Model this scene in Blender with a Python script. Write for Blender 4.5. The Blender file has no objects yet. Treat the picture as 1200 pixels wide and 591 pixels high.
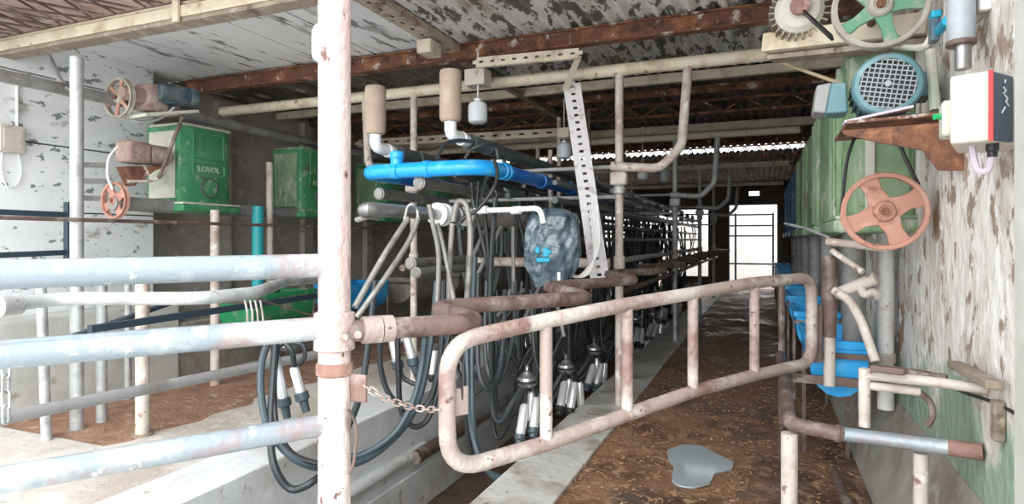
import bpy, math, random
from mathutils import Vector as V, Matrix, noise
random.seed(7)
C = bpy.context.scene.collection
F, HX, HY, EYE = 720.0, 600.0, 281.0, 1.5
YAW = math.atan2(295.0, F)
CS, SN = math.cos(YAW), math.sin(YAW)

# ------------------------------------------------------------------ survey helper: a sight line cut at a known depth / plane
def P(px, py, d=None, X=None, Y=None, Z=None):
    u = (px - HX) / F; w = (HY - py) / F
    dx, dy, dz = -SN + u*CS, CS + u*SN, w
    if X is not None: d = X / dx
    if Y is not None: d = Y / dy
    if Z is not None: d = (Z - EYE) / dz
    return V((d*dx, d*dy, EYE + d*dz))
def on_line(px, py, A, B):
    """sight line cut by the upright plane through A and B"""
    u = (px - HX) / F
    dx, dy = -SN + u*CS, CS + u*SN
    n = V((B.y - A.y, A.x - B.x))
    d = (n.x*A.x + n.y*A.y) / (n.x*dx + n.y*dy)
    return P(px, py, d=d)

# ------------------------------------------------------------------ mesh builder
BASE = {}
class M:
    def __init__(s): s.v = []; s.f = []
    def add(s, vs, fs):
        b = len(s.v); s.v += [V(p) for p in vs]; s.f += [tuple(b+i for i in f) for f in fs]; return s
    def box(s, c, size, R=None):
        c = V(c); x, y, z = size[0]/2, size[1]/2, size[2]/2
        vs = [V((a, b, d)) for d in (-z, z) for b in (-y, y) for a in (-x, x)]
        if R is not None: vs = [R @ p for p in vs]
        return s.add([c + p for p in vs], [(0,2,3,1),(4,5,7,6),(0,1,5,4),(2,6,7,3),(0,4,6,2),(1,3,7,5)])
    def span(s, lo, hi):
        lo, hi = V(lo), V(hi); return s.box((lo+hi)/2, hi-lo)
    def bar(s, p, q, w, h, up=(0,0,1)):
        p, q = V(p), V(q); t = (q-p); L = t.length; t.normalize(); up = V(up)
        if abs(t.dot(up)) > .98: up = V((1,0,0)) if abs(t.x) < .9 else V((0,1,0))
        a = t.cross(up).normalized(); b = a.cross(t).normalized()
        R = Matrix((a, t, b)).transposed()
        return s.box((p+q)/2, (w, L, h), R)
    def tube(s, pts, r, n=10, closed=False, caps=True):
        pts = [V(p) for p in pts]; k = len(pts)
        rr = r if isinstance(r, (list, tuple)) else [r]*k
        T = []
        for i in range(k):
            a = pts[(i-1) % k] if (closed or i > 0) else pts[0]
            b = pts[(i+1) % k] if (closed or i < k-1) else pts[-1]
            t = b - a
            T.append(t.normalized() if t.length > 1e-9 else V((0,0,1)))
        up = V((0,0,1)) if abs(T[0].z) < .9 else V((1,0,0))
        N = T[0].cross(up).normalized(); vs = []
        for i in range(k):
            N = N - T[i]*N.dot(T[i])
            N = N.normalized() if N.length > 1e-6 else T[i].orthogonal().normalized()
            B = T[i].cross(N)
            for j in range(n):
                a = 2*math.pi*j/n
                vs.append(pts[i] + (N*math.cos(a) + B*math.sin(a))*rr[i])
        fs = []
        for i in range(k if closed else k-1):
            i2 = (i+1) % k
            for j in range(n):
                fs.append((i*n+j, i*n+(j+1) % n, i2*n+(j+1) % n, i2*n+j))
        if caps and not closed:
            fs.append(tuple(range(n-1, -1, -1))); fs.append(tuple((k-1)*n+j for j in range(n)))
        return s.add(vs, fs)
    def rod(s, p, q, r, n=10): return s.tube([p, q], r, n)
    def lathe(s, prof, o, axis=(0,0,1), n=20, caps=True):
        ax = V(axis).normalized(); a = ax.orthogonal().normalized(); b = ax.cross(a); o = V(o); vs = []
        for r, z in prof:
            for j in range(n):
                t = 2*math.pi*j/n; vs.append(o + ax*z + (a*math.cos(t) + b*math.sin(t))*max(r, 1e-4))
        fs = []
        for i in range(len(prof)-1):
            for j in range(n):
                fs.append((i*n+j, i*n+(j+1) % n, (i+1)*n+(j+1) % n, (i+1)*n+j))
        if caps: fs.append(tuple(range(n-1, -1, -1))); fs.append(tuple((len(prof)-1)*n+j for j in range(n)))
        return s.add(vs, fs)
    def ring(s, o, axis, R, r, n=28, m=8):
        ax = V(axis).normalized(); a = ax.orthogonal().normalized(); b = ax.cross(a); o = V(o)
        return s.tube([o + (a*math.cos(2*math.pi*i/n) + b*math.sin(2*math.pi*i/n))*R for i in range(n)], r, m, closed=True)
    def prism(s, poly, ex):
        k = len(poly); poly = [V(p) for p in poly]; ex = V(ex)
        return s.add(poly + [p+ex for p in poly], [tuple(range(k-1, -1, -1)), tuple(range(k, 2*k))] +
                     [(i, (i+1) % k, k+(i+1) % k, k+i) for i in range(k)])
    def build(s, name, mat, parent=None, bevel=0, angle=35, loc=None):
        base = V((0,0,0))
        if parent is not None: base = BASE[parent.name]
        elif loc is not None: base = V(loc)
        me = bpy.data.meshes.new(name)
        me.from_pydata([tuple(p-base) for p in s.v], [], s.f); me.update()
        import bmesh
        bm = bmesh.new(); bm.from_mesh(me); bmesh.ops.recalc_face_normals(bm, faces=bm.faces); bm.to_mesh(me); bm.free()
        for p in me.polygons: p.use_smooth = True
        me.set_sharp_from_angle(angle=math.radians(angle))
        me.materials.append(mat)
        o = bpy.data.objects.new(name, me); C.objects.link(o)
        if parent is not None: o.parent = parent
        elif loc is not None: o.location = base
        BASE[o.name] = base
        if bevel:
            m = o.modifiers.new('bevel', 'BEVEL'); m.width = bevel; m.segments = 2; m.limit_method = 'ANGLE'
        return o

def fillet(pts, r, n=6):
    pts = [V(p) for p in pts]; out = [pts[0]]
    for i in range(1, len(pts)-1):
        a, b, c = pts[i-1], pts[i], pts[i+1]
        u, w = (a-b), (c-b); lu, lw = u.length, w.length; u.normalize(); w.normalize()
        ang = u.angle(w)
        t = min(r/max(math.tan(ang/2), 1e-3), lu*.49, lw*.49)
        p, q = b+u*t, b+w*t
        for k in range(n+1):
            x = k/n; out.append(p*(1-x)**2 + b*2*x*(1-x) + q*x*x)
    out.append(pts[-1]); return out
def closed_fillet(pts, r, n=6):
    pts = [V(p) for p in pts]; k = len(pts); out = []
    for i in range(k):
        seg = fillet([pts[i-1], pts[i], pts[(i+1) % k]], r, n); out += seg[1:-1]
    return out
def spline(pts, n=8):
    pts = [V(p) for p in pts]; q = [pts[0]*2-pts[1]] + pts + [pts[-1]*2-pts[-2]]; out = []
    for i in range(1, len(q)-2):
        p0, p1, p2, p3 = q[i-1], q[i], q[i+1], q[i+2]
        for k in range(n):
            t = k/n
            out.append((p1*2 + (p2-p0)*t + (p0*2-p1*5+p2*4-p3)*t*t + (p1*3-p0-p2*3+p3)*t*t*t)*.5)
    out.append(pts[-1]); return out

def thing(name, label, cat, loc=(0,0,0), group=None):
    o = bpy.data.objects.new(name, None); C.objects.link(o); o.empty_display_size = .1
    o.location = V(loc); BASE[o.name] = V(loc); o['label'] = label; o['category'] = cat
    if group: o['group'] = group
    return o
def tag(o, label, cat, group=None, kind=None):
    o['label'] = label; o['category'] = cat
    if group: o['group'] = group
    if kind: o['kind'] = kind
    return o
def struct(o): o['kind'] = 'structure'; return o
def dup(root, loc, rotz=0, label=None, group=None, scale=None):
    r = root.copy(); C.objects.link(r); r.location = V(loc); r.rotation_euler = (0, 0, rotz)
    if label: r['label'] = label
    if group: r['group'] = group
    if scale: r.scale = scale
    for ch in list(root.children):
        c = ch.copy(); C.objects.link(c); c.parent = r
        for g in list(ch.children):
            d = g.copy(); C.objects.link(d); d.parent = c
    return r
ORD = 'first second third fourth fifth sixth seventh eighth ninth tenth eleventh twelfth'.split()

# ------------------------------------------------------------------ materials
def mk(name, base, rough=.6, metal=0., layers=(), bump=None, stretch=(1,1,1), alpha=None, trans=0., emit=None, spec=.5, coat=0):
    m = bpy.data.materials.new(name); m.use_nodes = True; nt = m.node_tree; nd = nt.nodes; lk = nt.links
    b = nd['Principled BSDF']
    b.inputs['Base Color'].default_value = (*base, 1); b.inputs['Roughness'].default_value = rough
    b.inputs['Metallic'].default_value = metal; b.inputs['Specular IOR Level'].default_value = spec
    b.inputs['Transmission Weight'].default_value = trans; b.inputs['Coat Weight'].default_value = coat
    if alpha is not None: b.inputs['Alpha'].default_value = alpha
    if not layers and not bump: return m
    tc = nd.new('ShaderNodeTexCoord'); oi = nd.new('ShaderNodeObjectInfo')
    mp = nd.new('ShaderNodeMapping'); mp.inputs['Scale'].default_value = stretch
    ad = nd.new('ShaderNodeVectorMath'); ad.operation = 'MULTIPLY_ADD'
    lk.new(oi.outputs['Random'], ad.inputs[0]); ad.inputs[1].default_value = (9, 7, 5)
    lk.new(tc.outputs['Object'], ad.inputs[2]); lk.new(ad.outputs[0], mp.inputs['Vector'])
    col = None; ro = None
    for i, L in enumerate(layers):
        c, sc, lo, hi = L[:4]; det = L[4] if len(L) > 4 else 5; lr = L[5] if len(L) > 5 else rough
        ns = nd.new('ShaderNodeTexNoise'); ns.inputs['Scale'].default_value = sc; ns.inputs['Detail'].default_value = det
        ns.inputs['Roughness'].default_value = .62
        off = nd.new('ShaderNodeVectorMath'); off.operation = 'ADD'; off.inputs[1].default_value = (3.1*i, 1.7*i, 5.3*i)
        lk.new(mp.outputs[0], off.inputs[0]); lk.new(off.outputs[0], ns.inputs['Vector'])
        mr = nd.new('ShaderNodeMapRange'); mr.inputs[1].default_value = lo; mr.inputs[2].default_value = hi
        if len(L) > 6:                       # damp or worn zone: more of this layer between two heights of the object itself
            sx = nd.new('ShaderNodeSeparateXYZ'); lk.new(tc.outputs['Object'], sx.inputs[0])
            zr = nd.new('ShaderNodeMapRange'); zr.inputs[1].default_value = L[6][0]; zr.inputs[2].default_value = L[6][1]
            zr.inputs[3].default_value = .22; zr.inputs[4].default_value = -.25; lk.new(sx.outputs['Z'], zr.inputs[0])
            sm = nd.new('ShaderNodeMath'); lk.new(ns.outputs['Fac'], sm.inputs[0]); lk.new(zr.outputs[0], sm.inputs[1])
            lk.new(sm.outputs[0], mr.inputs[0])
        else: lk.new(ns.outputs['Fac'], mr.inputs[0])
        mx = nd.new('ShaderNodeMix'); mx.data_type = 'RGBA'
        lk.new(mr.outputs[0], mx.inputs[0])
        if col is None: mx.inputs[6].default_value = (*base, 1)
        else: lk.new(col, mx.inputs[6])
        mx.inputs[7].default_value = (*c, 1); col = mx.outputs[2]
        mf = nd.new('ShaderNodeMix'); lk.new(mr.outputs[0], mf.inputs[0])
        if ro is None: mf.inputs[2].default_value = rough
        else: lk.new(ro, mf.inputs[2])
        mf.inputs[3].default_value = lr; ro = mf.outputs[0]
    if col is not None:
        lk.new(col, b.inputs['Base Color']); lk.new(ro, b.inputs['Roughness'])
    if bump:
        ns = nd.new('ShaderNodeTexNoise'); ns.inputs['Scale'].default_value = bump[0]; ns.inputs['Detail'].default_value = 6
        lk.new(mp.outputs[0], ns.inputs['Vector'])
        bp = nd.new('ShaderNodeBump'); bp.inputs['Strength'].default_value = bump[1]; bp.inputs['Distance'].default_value = .02
        lk.new(ns.outputs['Fac'], bp.inputs['Height']); lk.new(bp.outputs[0], b.inputs['Normal'])
    return m

m_plank = mk('white_plank', (.88,.90,.91), .7, layers=[((.70,.73,.75), 1.4, .45, .7), ((.24,.26,.27), 13, .595, .625, 5), ((.36,.33,.30), 3, .62, .70, 8)], bump=(20,.15), stretch=(1,.55,1))
m_wall = mk('peeling_white_wall', (.78,.75,.70), .8, layers=[((.58,.53,.46), 3.2, .47, .60, 7), ((.34,.26,.20), 9, .56, .60, 8), ((.30,.18,.12), 2.1, .58, .64, 9), ((.86,.84,.81), 7, .53, .57, 7), ((.28,.38,.29), 2.6, .50, .64, 7, .85, (.62,1.30))], bump=(16,1.0), stretch=(1,1,.7))
m_wall_low = mk('mossy_plaster', (.70,.70,.63), .85, layers=[((.34,.44,.34), 2.1, .50, .62, 7), ((.76,.75,.71), 5, .54, .66), ((.26,.21,.16), 5, .63, .70, 7)], bump=(10,.5), stretch=(1,1,.6))
m_manger = mk('grey_cement', (.36,.33,.285), .85, layers=[((.24,.205,.17), 2.5, .45, .65), ((.46,.43,.38), 6, .56, .70), ((.27,.33,.25), 2.0, .56, .68, 6)], bump=(18,.35))
m_manger_pale = mk('pale_cement', (.60,.61,.57), .85, layers=[((.46,.46,.42), 2, .45, .7), ((.40,.33,.26), 5, .64, .74)], bump=(18,.2))
m_pillar = mk('smooth_grey_render', (.46,.45,.41), .85, layers=[((.54,.53,.49), 3, .46, .64), ((.34,.31,.27), 5, .62, .72, 7)], bump=(14,.2))
m_moss = mk('mossy_ledge', (.30,.36,.27), .85, layers=[((.46,.47,.41), 3, .50, .64, 7), ((.17,.14,.11), 5, .58, .66, 7)], bump=(14,.5))
m_inner = mk('dingy_block_wall', (.52,.47,.42), .9, layers=[((.34,.29,.25), 1.3, .42, .66), ((.66,.62,.57), 4, .58, .70), ((.20,.16,.13), 6, .62, .70, 7)], bump=(12,.3))
m_dark = mk('shade_dark_wall', (.075,.058,.048), .9, layers=[((.03,.025,.022), 1.5, .45, .65)], bump=(8,.2))  # near-black colour puts interior dimness into the end wall; also backs the seams
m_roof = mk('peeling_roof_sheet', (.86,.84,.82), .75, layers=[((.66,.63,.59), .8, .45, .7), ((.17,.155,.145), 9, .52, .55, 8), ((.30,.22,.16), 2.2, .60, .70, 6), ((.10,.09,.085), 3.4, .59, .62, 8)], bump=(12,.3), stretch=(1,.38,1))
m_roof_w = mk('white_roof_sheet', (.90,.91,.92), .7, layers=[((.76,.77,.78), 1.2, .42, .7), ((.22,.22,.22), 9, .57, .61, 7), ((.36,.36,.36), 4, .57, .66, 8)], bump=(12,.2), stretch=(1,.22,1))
m_roof_d = mk('shade_darkened_old_sheet', (.24,.205,.175), .8, layers=[((.085,.07,.06), 3, .42, .58, 7), ((.42,.38,.34), 6, .60, .66, 7)], bump=(12,.2), stretch=(1,.4,1))  # darker copy of the roof sheet, far interior dimness put into its colour
m_eave = mk('pinkish_eave_board', (.56,.42,.36), .9, layers=[((.36,.24,.19), 3, .45, .6), ((.68,.58,.52), 6, .56, .68)], bump=(16,.4))
m_rust = mk('rusty_steel', (.17,.075,.045), .85, .1, layers=[((.34,.15,.075), 6, .50, .63, 7), ((.075,.04,.028), 9, .54, .64, 7), ((.56,.49,.43), 8, .60, .66, 8)], bump=(30,.7))
m_rodm = mk('dull_galvanised_rod', (.27,.26,.245), .5, .35, layers=[((.16,.15,.14), 7, .48, .64), ((.40,.38,.35), 9, .6, .7)])
m_rustpink = mk('rusty_pink_paint', (.30,.17,.14), .75, layers=[((.20,.10,.075), 8, .45, .65), ((.50,.36,.31), 11, .56, .68, 7)], bump=(35,.4))
m_jacket = mk('dark_grey_jacket', (.40,.37,.34), .55, layers=[((.26,.24,.22), 6, .5, .66)], bump=(20,.2))
m_ptray = mk('rusty_cream_tray', (.50,.43,.34), .75, layers=[((.28,.17,.11), 5, .48, .62, 7), ((.14,.08,.06), 9, .60, .66, 7)], bump=(25,.4))
m_cream = mk('cream_paint_beam', (.70,.62,.48), .7, layers=[((.46,.36,.25), 4, .5, .68, 6), ((.28,.15,.08), 9, .63, .70, 6)], bump=(25,.3))
m_pipe = mk('weathered_white_pipe', (.56,.50,.44), .55, layers=[((.40,.29,.25), 5, .48, .62, 7), ((.24,.14,.11), 15, .61, .67, 7), ((.74,.72,.68), 8, .58, .68)], bump=(45,.25))
m_wpipe = mk('chalky_white_pipe', (.80,.79,.76), .6, layers=[((.60,.56,.50), 5, .52, .66, 7), ((.36,.28,.22), 12, .63, .68, 7)])
m_gate = mk('pinkish_white_gate_paint', (.34,.265,.235), .5, layers=[((.20,.12,.095), 3.6, .50, .62, 7), ((.50,.455,.41), 4, .49, .62), ((.12,.065,.05), 22, .63, .68, 7)], bump=(50,.3))
m_post = mk('pink_white_post_paint', (.46,.35,.33), .5, layers=[((.60,.53,.50), 3, .46, .6), ((.25,.125,.10), 5, .57, .65, 8), ((.13,.06,.05), 22, .62, .66, 8)], bump=(45,.5), stretch=(1,1,.6))
m_rail = mk('silvery_white_rail', (.25,.30,.33), .35, .2, layers=[((.46,.49,.50), 3.2, .47, .61), ((.33,.21,.195), 2.6, .52, .64, 7), ((.62,.63,.62), 14, .62, .68)], bump=(40,.2))
m_brown = mk('brown_worn_pipe', (.145,.095,.08), .5, layers=[((.31,.26,.235), 5, .52, .64, 7), ((.075,.045,.037), 10, .53, .64, 7)], bump=(30,.3))
m_galv = mk('galvanised_pipe', (.46,.48,.475), .5, .2, layers=[((.33,.33,.32), 6, .48, .64), ((.60,.61,.59), 9, .56, .68), ((.24,.19,.16), 11, .64, .70)], bump=(30,.15))
m_greyp = mk('grey_auger_pipe', (.29,.29,.285), .6, .1, layers=[((.18,.165,.15), 4, .48, .66), ((.44,.43,.41), 8, .60, .7)])
m_steel = mk('stainless_steel', (.42,.42,.42), .33, .8, layers=[((.28,.26,.24), 6, .50, .70, 5, .5)])
m_chrome = mk('shiny_teat_shell', (.86,.87,.88), .25, .55)
m_black = mk('black_rubber', (.018,.019,.021), .45)
m_blackpipe = mk('black_poly_pipe', (.085,.105,.105), .38, layers=[((.15,.16,.155), 8, .52, .7)])
m_hose = mk('dark_hose', (.03,.036,.04), .42)
m_hoseg = mk('blue_grey_hose', (.05,.075,.09), .42)
m_tube = mk('dusty_milk_tube', (.40,.38,.34), .45, layers=[((.25,.23,.20), 8, .5, .66)])
m_blue = mk('blue_pvc', (.008,.17,.62), .3, layers=[((.012,.10,.42), 5, .52, .7)], coat=.2)
m_bluel = mk('light_blue_pvc', (.01,.36,.86), .3, layers=[((.10,.50,.86), 9, .55, .7)], coat=.2)
m_tub = mk('blue_plastic_tub', (.012,.36,.80), .4, layers=[((.10,.48,.82), 6, .50, .66), ((.16,.13,.10), 8, .66, .74)])
m_tubg = mk('green_plastic_tub', (.02,.28,.10), .45, layers=[((.30,.32,.28), 5, .52, .66)])
m_tubc = mk('grey_cement_tub', (.36,.34,.30), .8, layers=[((.22,.20,.17), 5, .48, .66)], bump=(20,.3))
m_green = mk('green_hopper_paint', (.045,.24,.10), .55, layers=[((.10,.32,.16), 3, .45, .62, 7), ((.32,.42,.30), 7, .57, .68, 7), ((.10,.12,.08), 6, .62, .70, 7)], bump=(20,.3))
m_greenp = mk('pale_green_hopper_paint', (.17,.29,.15), .65, layers=[((.32,.42,.27), 3, .45, .62, 7), ((.50,.52,.42), 6, .56, .66, 7), ((.20,.16,.11), 5, .61, .69, 8)], bump=(20,.35), stretch=(1,1,.4))
m_dust = mk('dusty_cream_panel', (.62,.60,.52), .8, layers=[((.42,.46,.36), 4, .48, .66), ((.30,.24,.18), 6, .64, .74)], bump=(20,.2))
m_bluehop = mk('blue_hopper_paint', (.02,.10,.22), .5, layers=[((.10,.22,.30), 5, .52, .68)])
m_terra = mk('terracotta_pulley', (.46,.23,.17), .7, layers=[((.58,.36,.29), 7, .48, .66), ((.26,.12,.08), 12, .58, .68)], bump=(30,.25))
m_olive = mk('dusty_iron_pulley', (.36,.33,.27), .7, layers=[((.48,.45,.38), 6, .48, .66), ((.22,.19,.14), 10, .60, .7)], bump=(30,.25))
m_teal = mk('teal_spoke_paint', (.12,.30,.19), .65, layers=[((.36,.36,.30), 8, .52, .64)])
m_motor = mk('teal_motor_paint', (.10,.215,.245), .45, layers=[((.20,.32,.34), 6, .5, .66), ((.17,.14,.115), 7, .60, .70, 7)])
m_grille = mk('grey_fan_grille', (.30,.33,.34), .5, .3)
m_bluemot = mk('blue_motor_paint', (.035,.085,.125), .5, layers=[((.20,.21,.20), 5, .46, .62, 6)])
m_dirtmot = mk('dirt_caked_gearbox', (.36,.25,.21), .9, layers=[((.52,.42,.37), 6, .48, .66), ((.20,.13,.10), 8, .60, .7)], bump=(30,.6))
m_filter = mk('dusty_filter_felt', (.42,.32,.25), .9, layers=[((.50,.41,.33), 5, .48, .66)], bump=(60,.2))
m_whitepvc = mk('white_pvc', (.82,.84,.84), .3)
m_bulb = mk('white_lamp_plastic', (.80,.84,.87), .35)
m_cable = mk('white_cable', (.80,.80,.80), .45)
m_tray = mk('white_slotted_steel', (.74,.72,.74), .5, layers=[((.46,.40,.38), 12, .56, .68)])
m_bag = mk('grey_plastic_bag', (.075,.115,.14), .24, layers=[((.16,.21,.245), 7, .50, .62, 7), ((.025,.05,.07), 12, .55, .64, 7)], bump=(30,.35), coat=.35)
m_cyan = mk('cyan_plastic', (.01,.30,.46), .35)
m_concrete = mk('pit_concrete', (.68,.70,.70), .75, layers=[((.54,.52,.49), 1.8, .45, .66), ((.78,.79,.79), 4, .52, .68), ((.38,.31,.25), 6, .63, .70, 7)], bump=(18,.3))
m_curb = mk('wet_curb_concrete', (.54,.53,.49), .5, layers=[((.36,.33,.28), 3, .48, .62, 7, .3), ((.66,.66,.63), 7, .55, .7), ((.17,.13,.095), 5, .60, .67, 8)], bump=(20,.3))
m_pitfloor = mk('wet_pit_floor', (.16,.10,.075), .4, layers=[((.08,.05,.04), 3, .46, .66, 6, .2), ((.24,.19,.15), 6, .58, .7)], bump=(14,.3))
m_platform = mk('dusty_platform', (.62,.58,.53), .85, layers=[((.48,.41,.35), 1.6, .44, .62, 6), ((.72,.69,.66), 4, .54, .7), ((.28,.21,.16), 9, .64, .70, 7)], bump=(22,.4))
m_muckdry = mk('dry_brown_litter', (.33,.19,.125), .95, layers=[((.24,.125,.08), 5, .46, .62, 7), ((.46,.33,.25), 9, .56, .68)], bump=(30,.7))
m_muck = mk('wet_brown_muck', (.25,.135,.075), .75, layers=[((.11,.058,.034), 2.2, .46, .60, 8, .35), ((.42,.26,.15), 10, .53, .64, 8, .85), ((.12,.09,.075), 1.1, .58, .66, 5, .12)], bump=(26,1.0))
m_chaff = mk('straw_chaff', (.34,.20,.11), .9, layers=[((.16,.08,.045), 9, .45, .6), ((.55,.42,.28), 14, .60, .66)])
m_puddle = mk('puddle_water', (.36,.41,.43), .08, spec=.8)
m_rubwall = mk('outside_white_wall', (.55,.53,.50), .8, layers=[((.46,.44,.41), 3, .5, .7)])
m_yard = mk('yard_ground', (.44,.32,.28), .9, layers=[((.36,.27,.23), 3, .45, .65)])
m_apron = mk('pale_apron_concrete', (.74,.72,.68), .85, layers=[((.60,.58,.54), 2, .45, .7)])
m_darksteel = mk('dark_blue_steel', (.03,.05,.07), .5)
m_boxw = mk('cream_enclosure', (.60,.54,.46), .5, layers=[((.42,.32,.25), 9, .60, .70, 7)])
m_boxd = mk('navy_enclosure', (.045,.085,.13), .4)
m_red = mk('red_seal', (.55,.04,.04), .5)
m_green_btn = mk('green_button', (.02,.40,.14), .4)
m_cap = mk('grey_blue_cylinder', (.33,.37,.40), .45, layers=[((.44,.47,.49), 4, .48, .66)])
m_turq = mk('turquoise_pipe', (.03,.42,.46), .4)
m_rope = mk('straw_coloured_rope', (.52,.42,.27), .9)
m_wood = mk('weathered_timber', (.30,.24,.18), .9, layers=[((.45,.38,.30), 7, .5, .66), ((.14,.10,.07), 9, .58, .68)], bump=(30,.6), stretch=(1,.4,1))
m_red_paint = mk('grey_paint_letters', (.30,.40,.28), .6)
m_letter = mk('pale_letters', (.42,.52,.38), .6)
m_whiteletter = mk('white_marks', (.80,.82,.84), .6)
m_lav = mk('pale_lilac_plate', (.60,.52,.60), .6)

# ================================================================== SETTING
ROOF, WL, WR, END = 3.36, -6.2, .75, 20.0
struct(M().span((-1.51,-1.5,-1.0), (1.2,20.2,0)).build('floor', m_muck))
struct(M().span((-3.0,.2,-1.12), (-1.51,20.2,-1.0)).build('pit_floor', m_pitfloor))
struct(M().span((-6.9,-1.5,-1.0), (-3.0,20.2,-.001)).build('platform_floor', m_platform))
struct(M().span((-3.0,-1.5,-1.0), (-1.51,.2,-.002)).build('threshold_floor', m_concrete))
struct(M().span((-1.515,.0,-1.0), (-1.09,20,.035)).build('curb', m_curb, bevel=.012))
struct(M().span((-3.42,.2,-1.0), (-2.985,20,.05)).build('pit_curb', m_concrete, bevel=.015))
struct(M().span((-2.99,.2,-1.0), (-2.94,20,-.62)).build('pit_wall', m_concrete, bevel=.012))
# dry litter strip on the far lane: a lumpy sheet
m = M(); nx, ny = 14, 90
for j in range(ny+1):
    for i in range(nx+1):
        x = -5.78 + 1.42*i/nx + (random.uniform(-.10,.10) if i == nx else 0); y = 3.0 + 16.5*j/ny
        h = (.035*min(1,j/3)*math.sin(math.pi*min(1, i/nx*1.0))*random.uniform(.4,1.1) if i < nx else -.006) + .004
        m.v.append(V((x, y, h)))
m.f = [(j*(nx+1)+i, j*(nx+1)+i+1, (j+1)*(nx+1)+i+1, (j+1)*(nx+1)+i) for j in range(ny) for i in range(nx)]
tag(m.build('dirt_litter', m_muckdry, angle=180), 'dry brown litter lying along the foot of the pale low wall', 'litter', kind='stuff')
# lane muck
m = M(); nx, ny = 26, 150
for j in range(ny+1):
    for i in range(nx+1):
        x = -1.14 + 1.67*i/nx; y = 1.6 + 18.2*(j/ny)**1.5
        e = min(i, nx-i)/nx
        h = .004 + (.028*random.random()*min(1, e*9+.12) if e > 0 else -.004)
        m.v.append(V((x + random.uniform(-.03,.03), y, h)))
m.f = [(j*(nx+1)+i, j*(nx+1)+i+1, (j+1)*(nx+1)+i+1, (j+1)*(nx+1)+i) for j in range(ny) for i in range(nx)]
tag(m.build('muck_layer', m_muck, angle=180), 'wet brown muck spread over the walking lane', 'muck', kind='stuff')
m = M()
for _ in range(2600):
    y = 2.2 + 6.0*random.random()**1.6; x = random.uniform(-1.08, .52)
    c = V((x, y, .026)); a = random.uniform(0, math.pi); L = random.uniform(.008, .032); w = random.uniform(.003, .008)
    m.box(c, (L, w, w), Matrix.Rotation(a, 3, 'Z') @ Matrix.Rotation(random.uniform(-.5,.5), 3, 'Y'))
tag(m.build('straw_litter', m_chaff), 'loose straw chaff scattered over the wet brown muck', 'straw', kind='stuff')
# puddle
pc = [(782,527),(800,521),(822,522),(842,533),(860,541),(858,549),(838,554),(832,566),(812,571),(795,569),(787,562),(790,548),(783,538)]
pts = [P(x, y, Z=.034) for x, y in pc]; cen = sum(pts, V())/len(pts)
pl = closed_fillet(pts, .05, 4)
tag(M().prism([p - V((0,0,.012)) for p in pl], (0,0,.012)).build('puddle', m_puddle, loc=(cen.x,cen.y,.022)), 'pale grey puddle lying in the brown muck of the lane', 'puddle')

# wall of white planks (boards with open seams)
m = M()
zz = [0, .5, 1.13, 1.76, 2.39, 3.02, 3.42]
for a, b in zip(zz, zz[1:]): m.span((WL-.05, -1.0, a+.006), (WL, 4.75, b-.006))
struct(m.build('wall_left', m_plank, bevel=.004))
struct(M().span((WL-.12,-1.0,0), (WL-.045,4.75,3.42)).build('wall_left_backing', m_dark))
m = M().span((-6.75,4.75,0), (-6.6,20.2,3.42)).span((-6.75,4.6,0), (WL-.05,4.75,3.42))
for k in range(9): m.span((-6.62,5.9+1.6*k,0), (-6.5,6.1+1.6*k,3.3))
struct(m.build('wall_left_inner', m_inner))
struct(M().span((WL,.4,0), (-5.8,4.75,.82)).build('manger_wall_left', m_manger_pale, bevel=.02))
struct(M().span((-6.6,4.75,0), (-5.85,19.9,.60)).build('manger_ledge_left', m_manger, bevel=.02))
# concrete wall
m = M().span((WR,1.9,0), (WR+.2,20.2,3.4))
struct(m.build('wall_right', m_wall))
struct(M().span((.602,.9,0), (1.1,2.0,3.4)).build('pillar_right', m_pillar, bevel=.03))
struct(M().prism([(.57,1.9,-.01), (WR+.02,1.9,-.01), (WR+.02,1.9,.53), (WR-.005,1.9,.53)], (0,18,0)).build('manger_wall_right', m_manger))
for i, (x0, x1, pr) in enumerate([(1143,1153,.03),(1156,1163,.035)]):
    a = P(x0, 40, X=WR); b = P(x1, 40, X=WR)
    struct(M().span((WR-pr, b.y, 2.32), (WR, a.y, 3.3)).build('trim_%d' % (i+1), m_wall, bevel=.006))
# end wall with its openings
DX0, DX1, DZ = -1.02, .42, 2.60
m = M().span((DX1,END,0), (1.2,END+.2,3.5)).span((-1.6,END,0), (DX0,END+.2,3.5)).span((DX0,END,DZ), (-.42,END+.2,3.5))
m.span((-.12,END,DZ), (DX1,END+.2,3.5)).span((-.42,END,DZ), (-.12,END+.2,2.83)).span((-.42,END,2.98), (-.12,END+.2,3.5))
m.span((-6.9,END,0), (-4.9,END+.2,3.5)).span((-4.9,END,2.45), (-1.6,END+.2,3.5)).span((-3.0,END,-1), (-1.6,END+.2,.35)).span((-4.9,END,0), (-3.0,END+.2,.02))
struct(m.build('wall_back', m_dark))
m = M()
for a, b in (((DX0,END-.03,0),(DX0+.05,END+.02,DZ)), ((DX1-.05,END-.03,0),(DX1,END+.02,DZ)), ((DX0,END-.03,DZ-.05),(DX1,END+.02,DZ))): m.span(a, b)
struct(m.build('door_1', m_darksteel))
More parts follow.
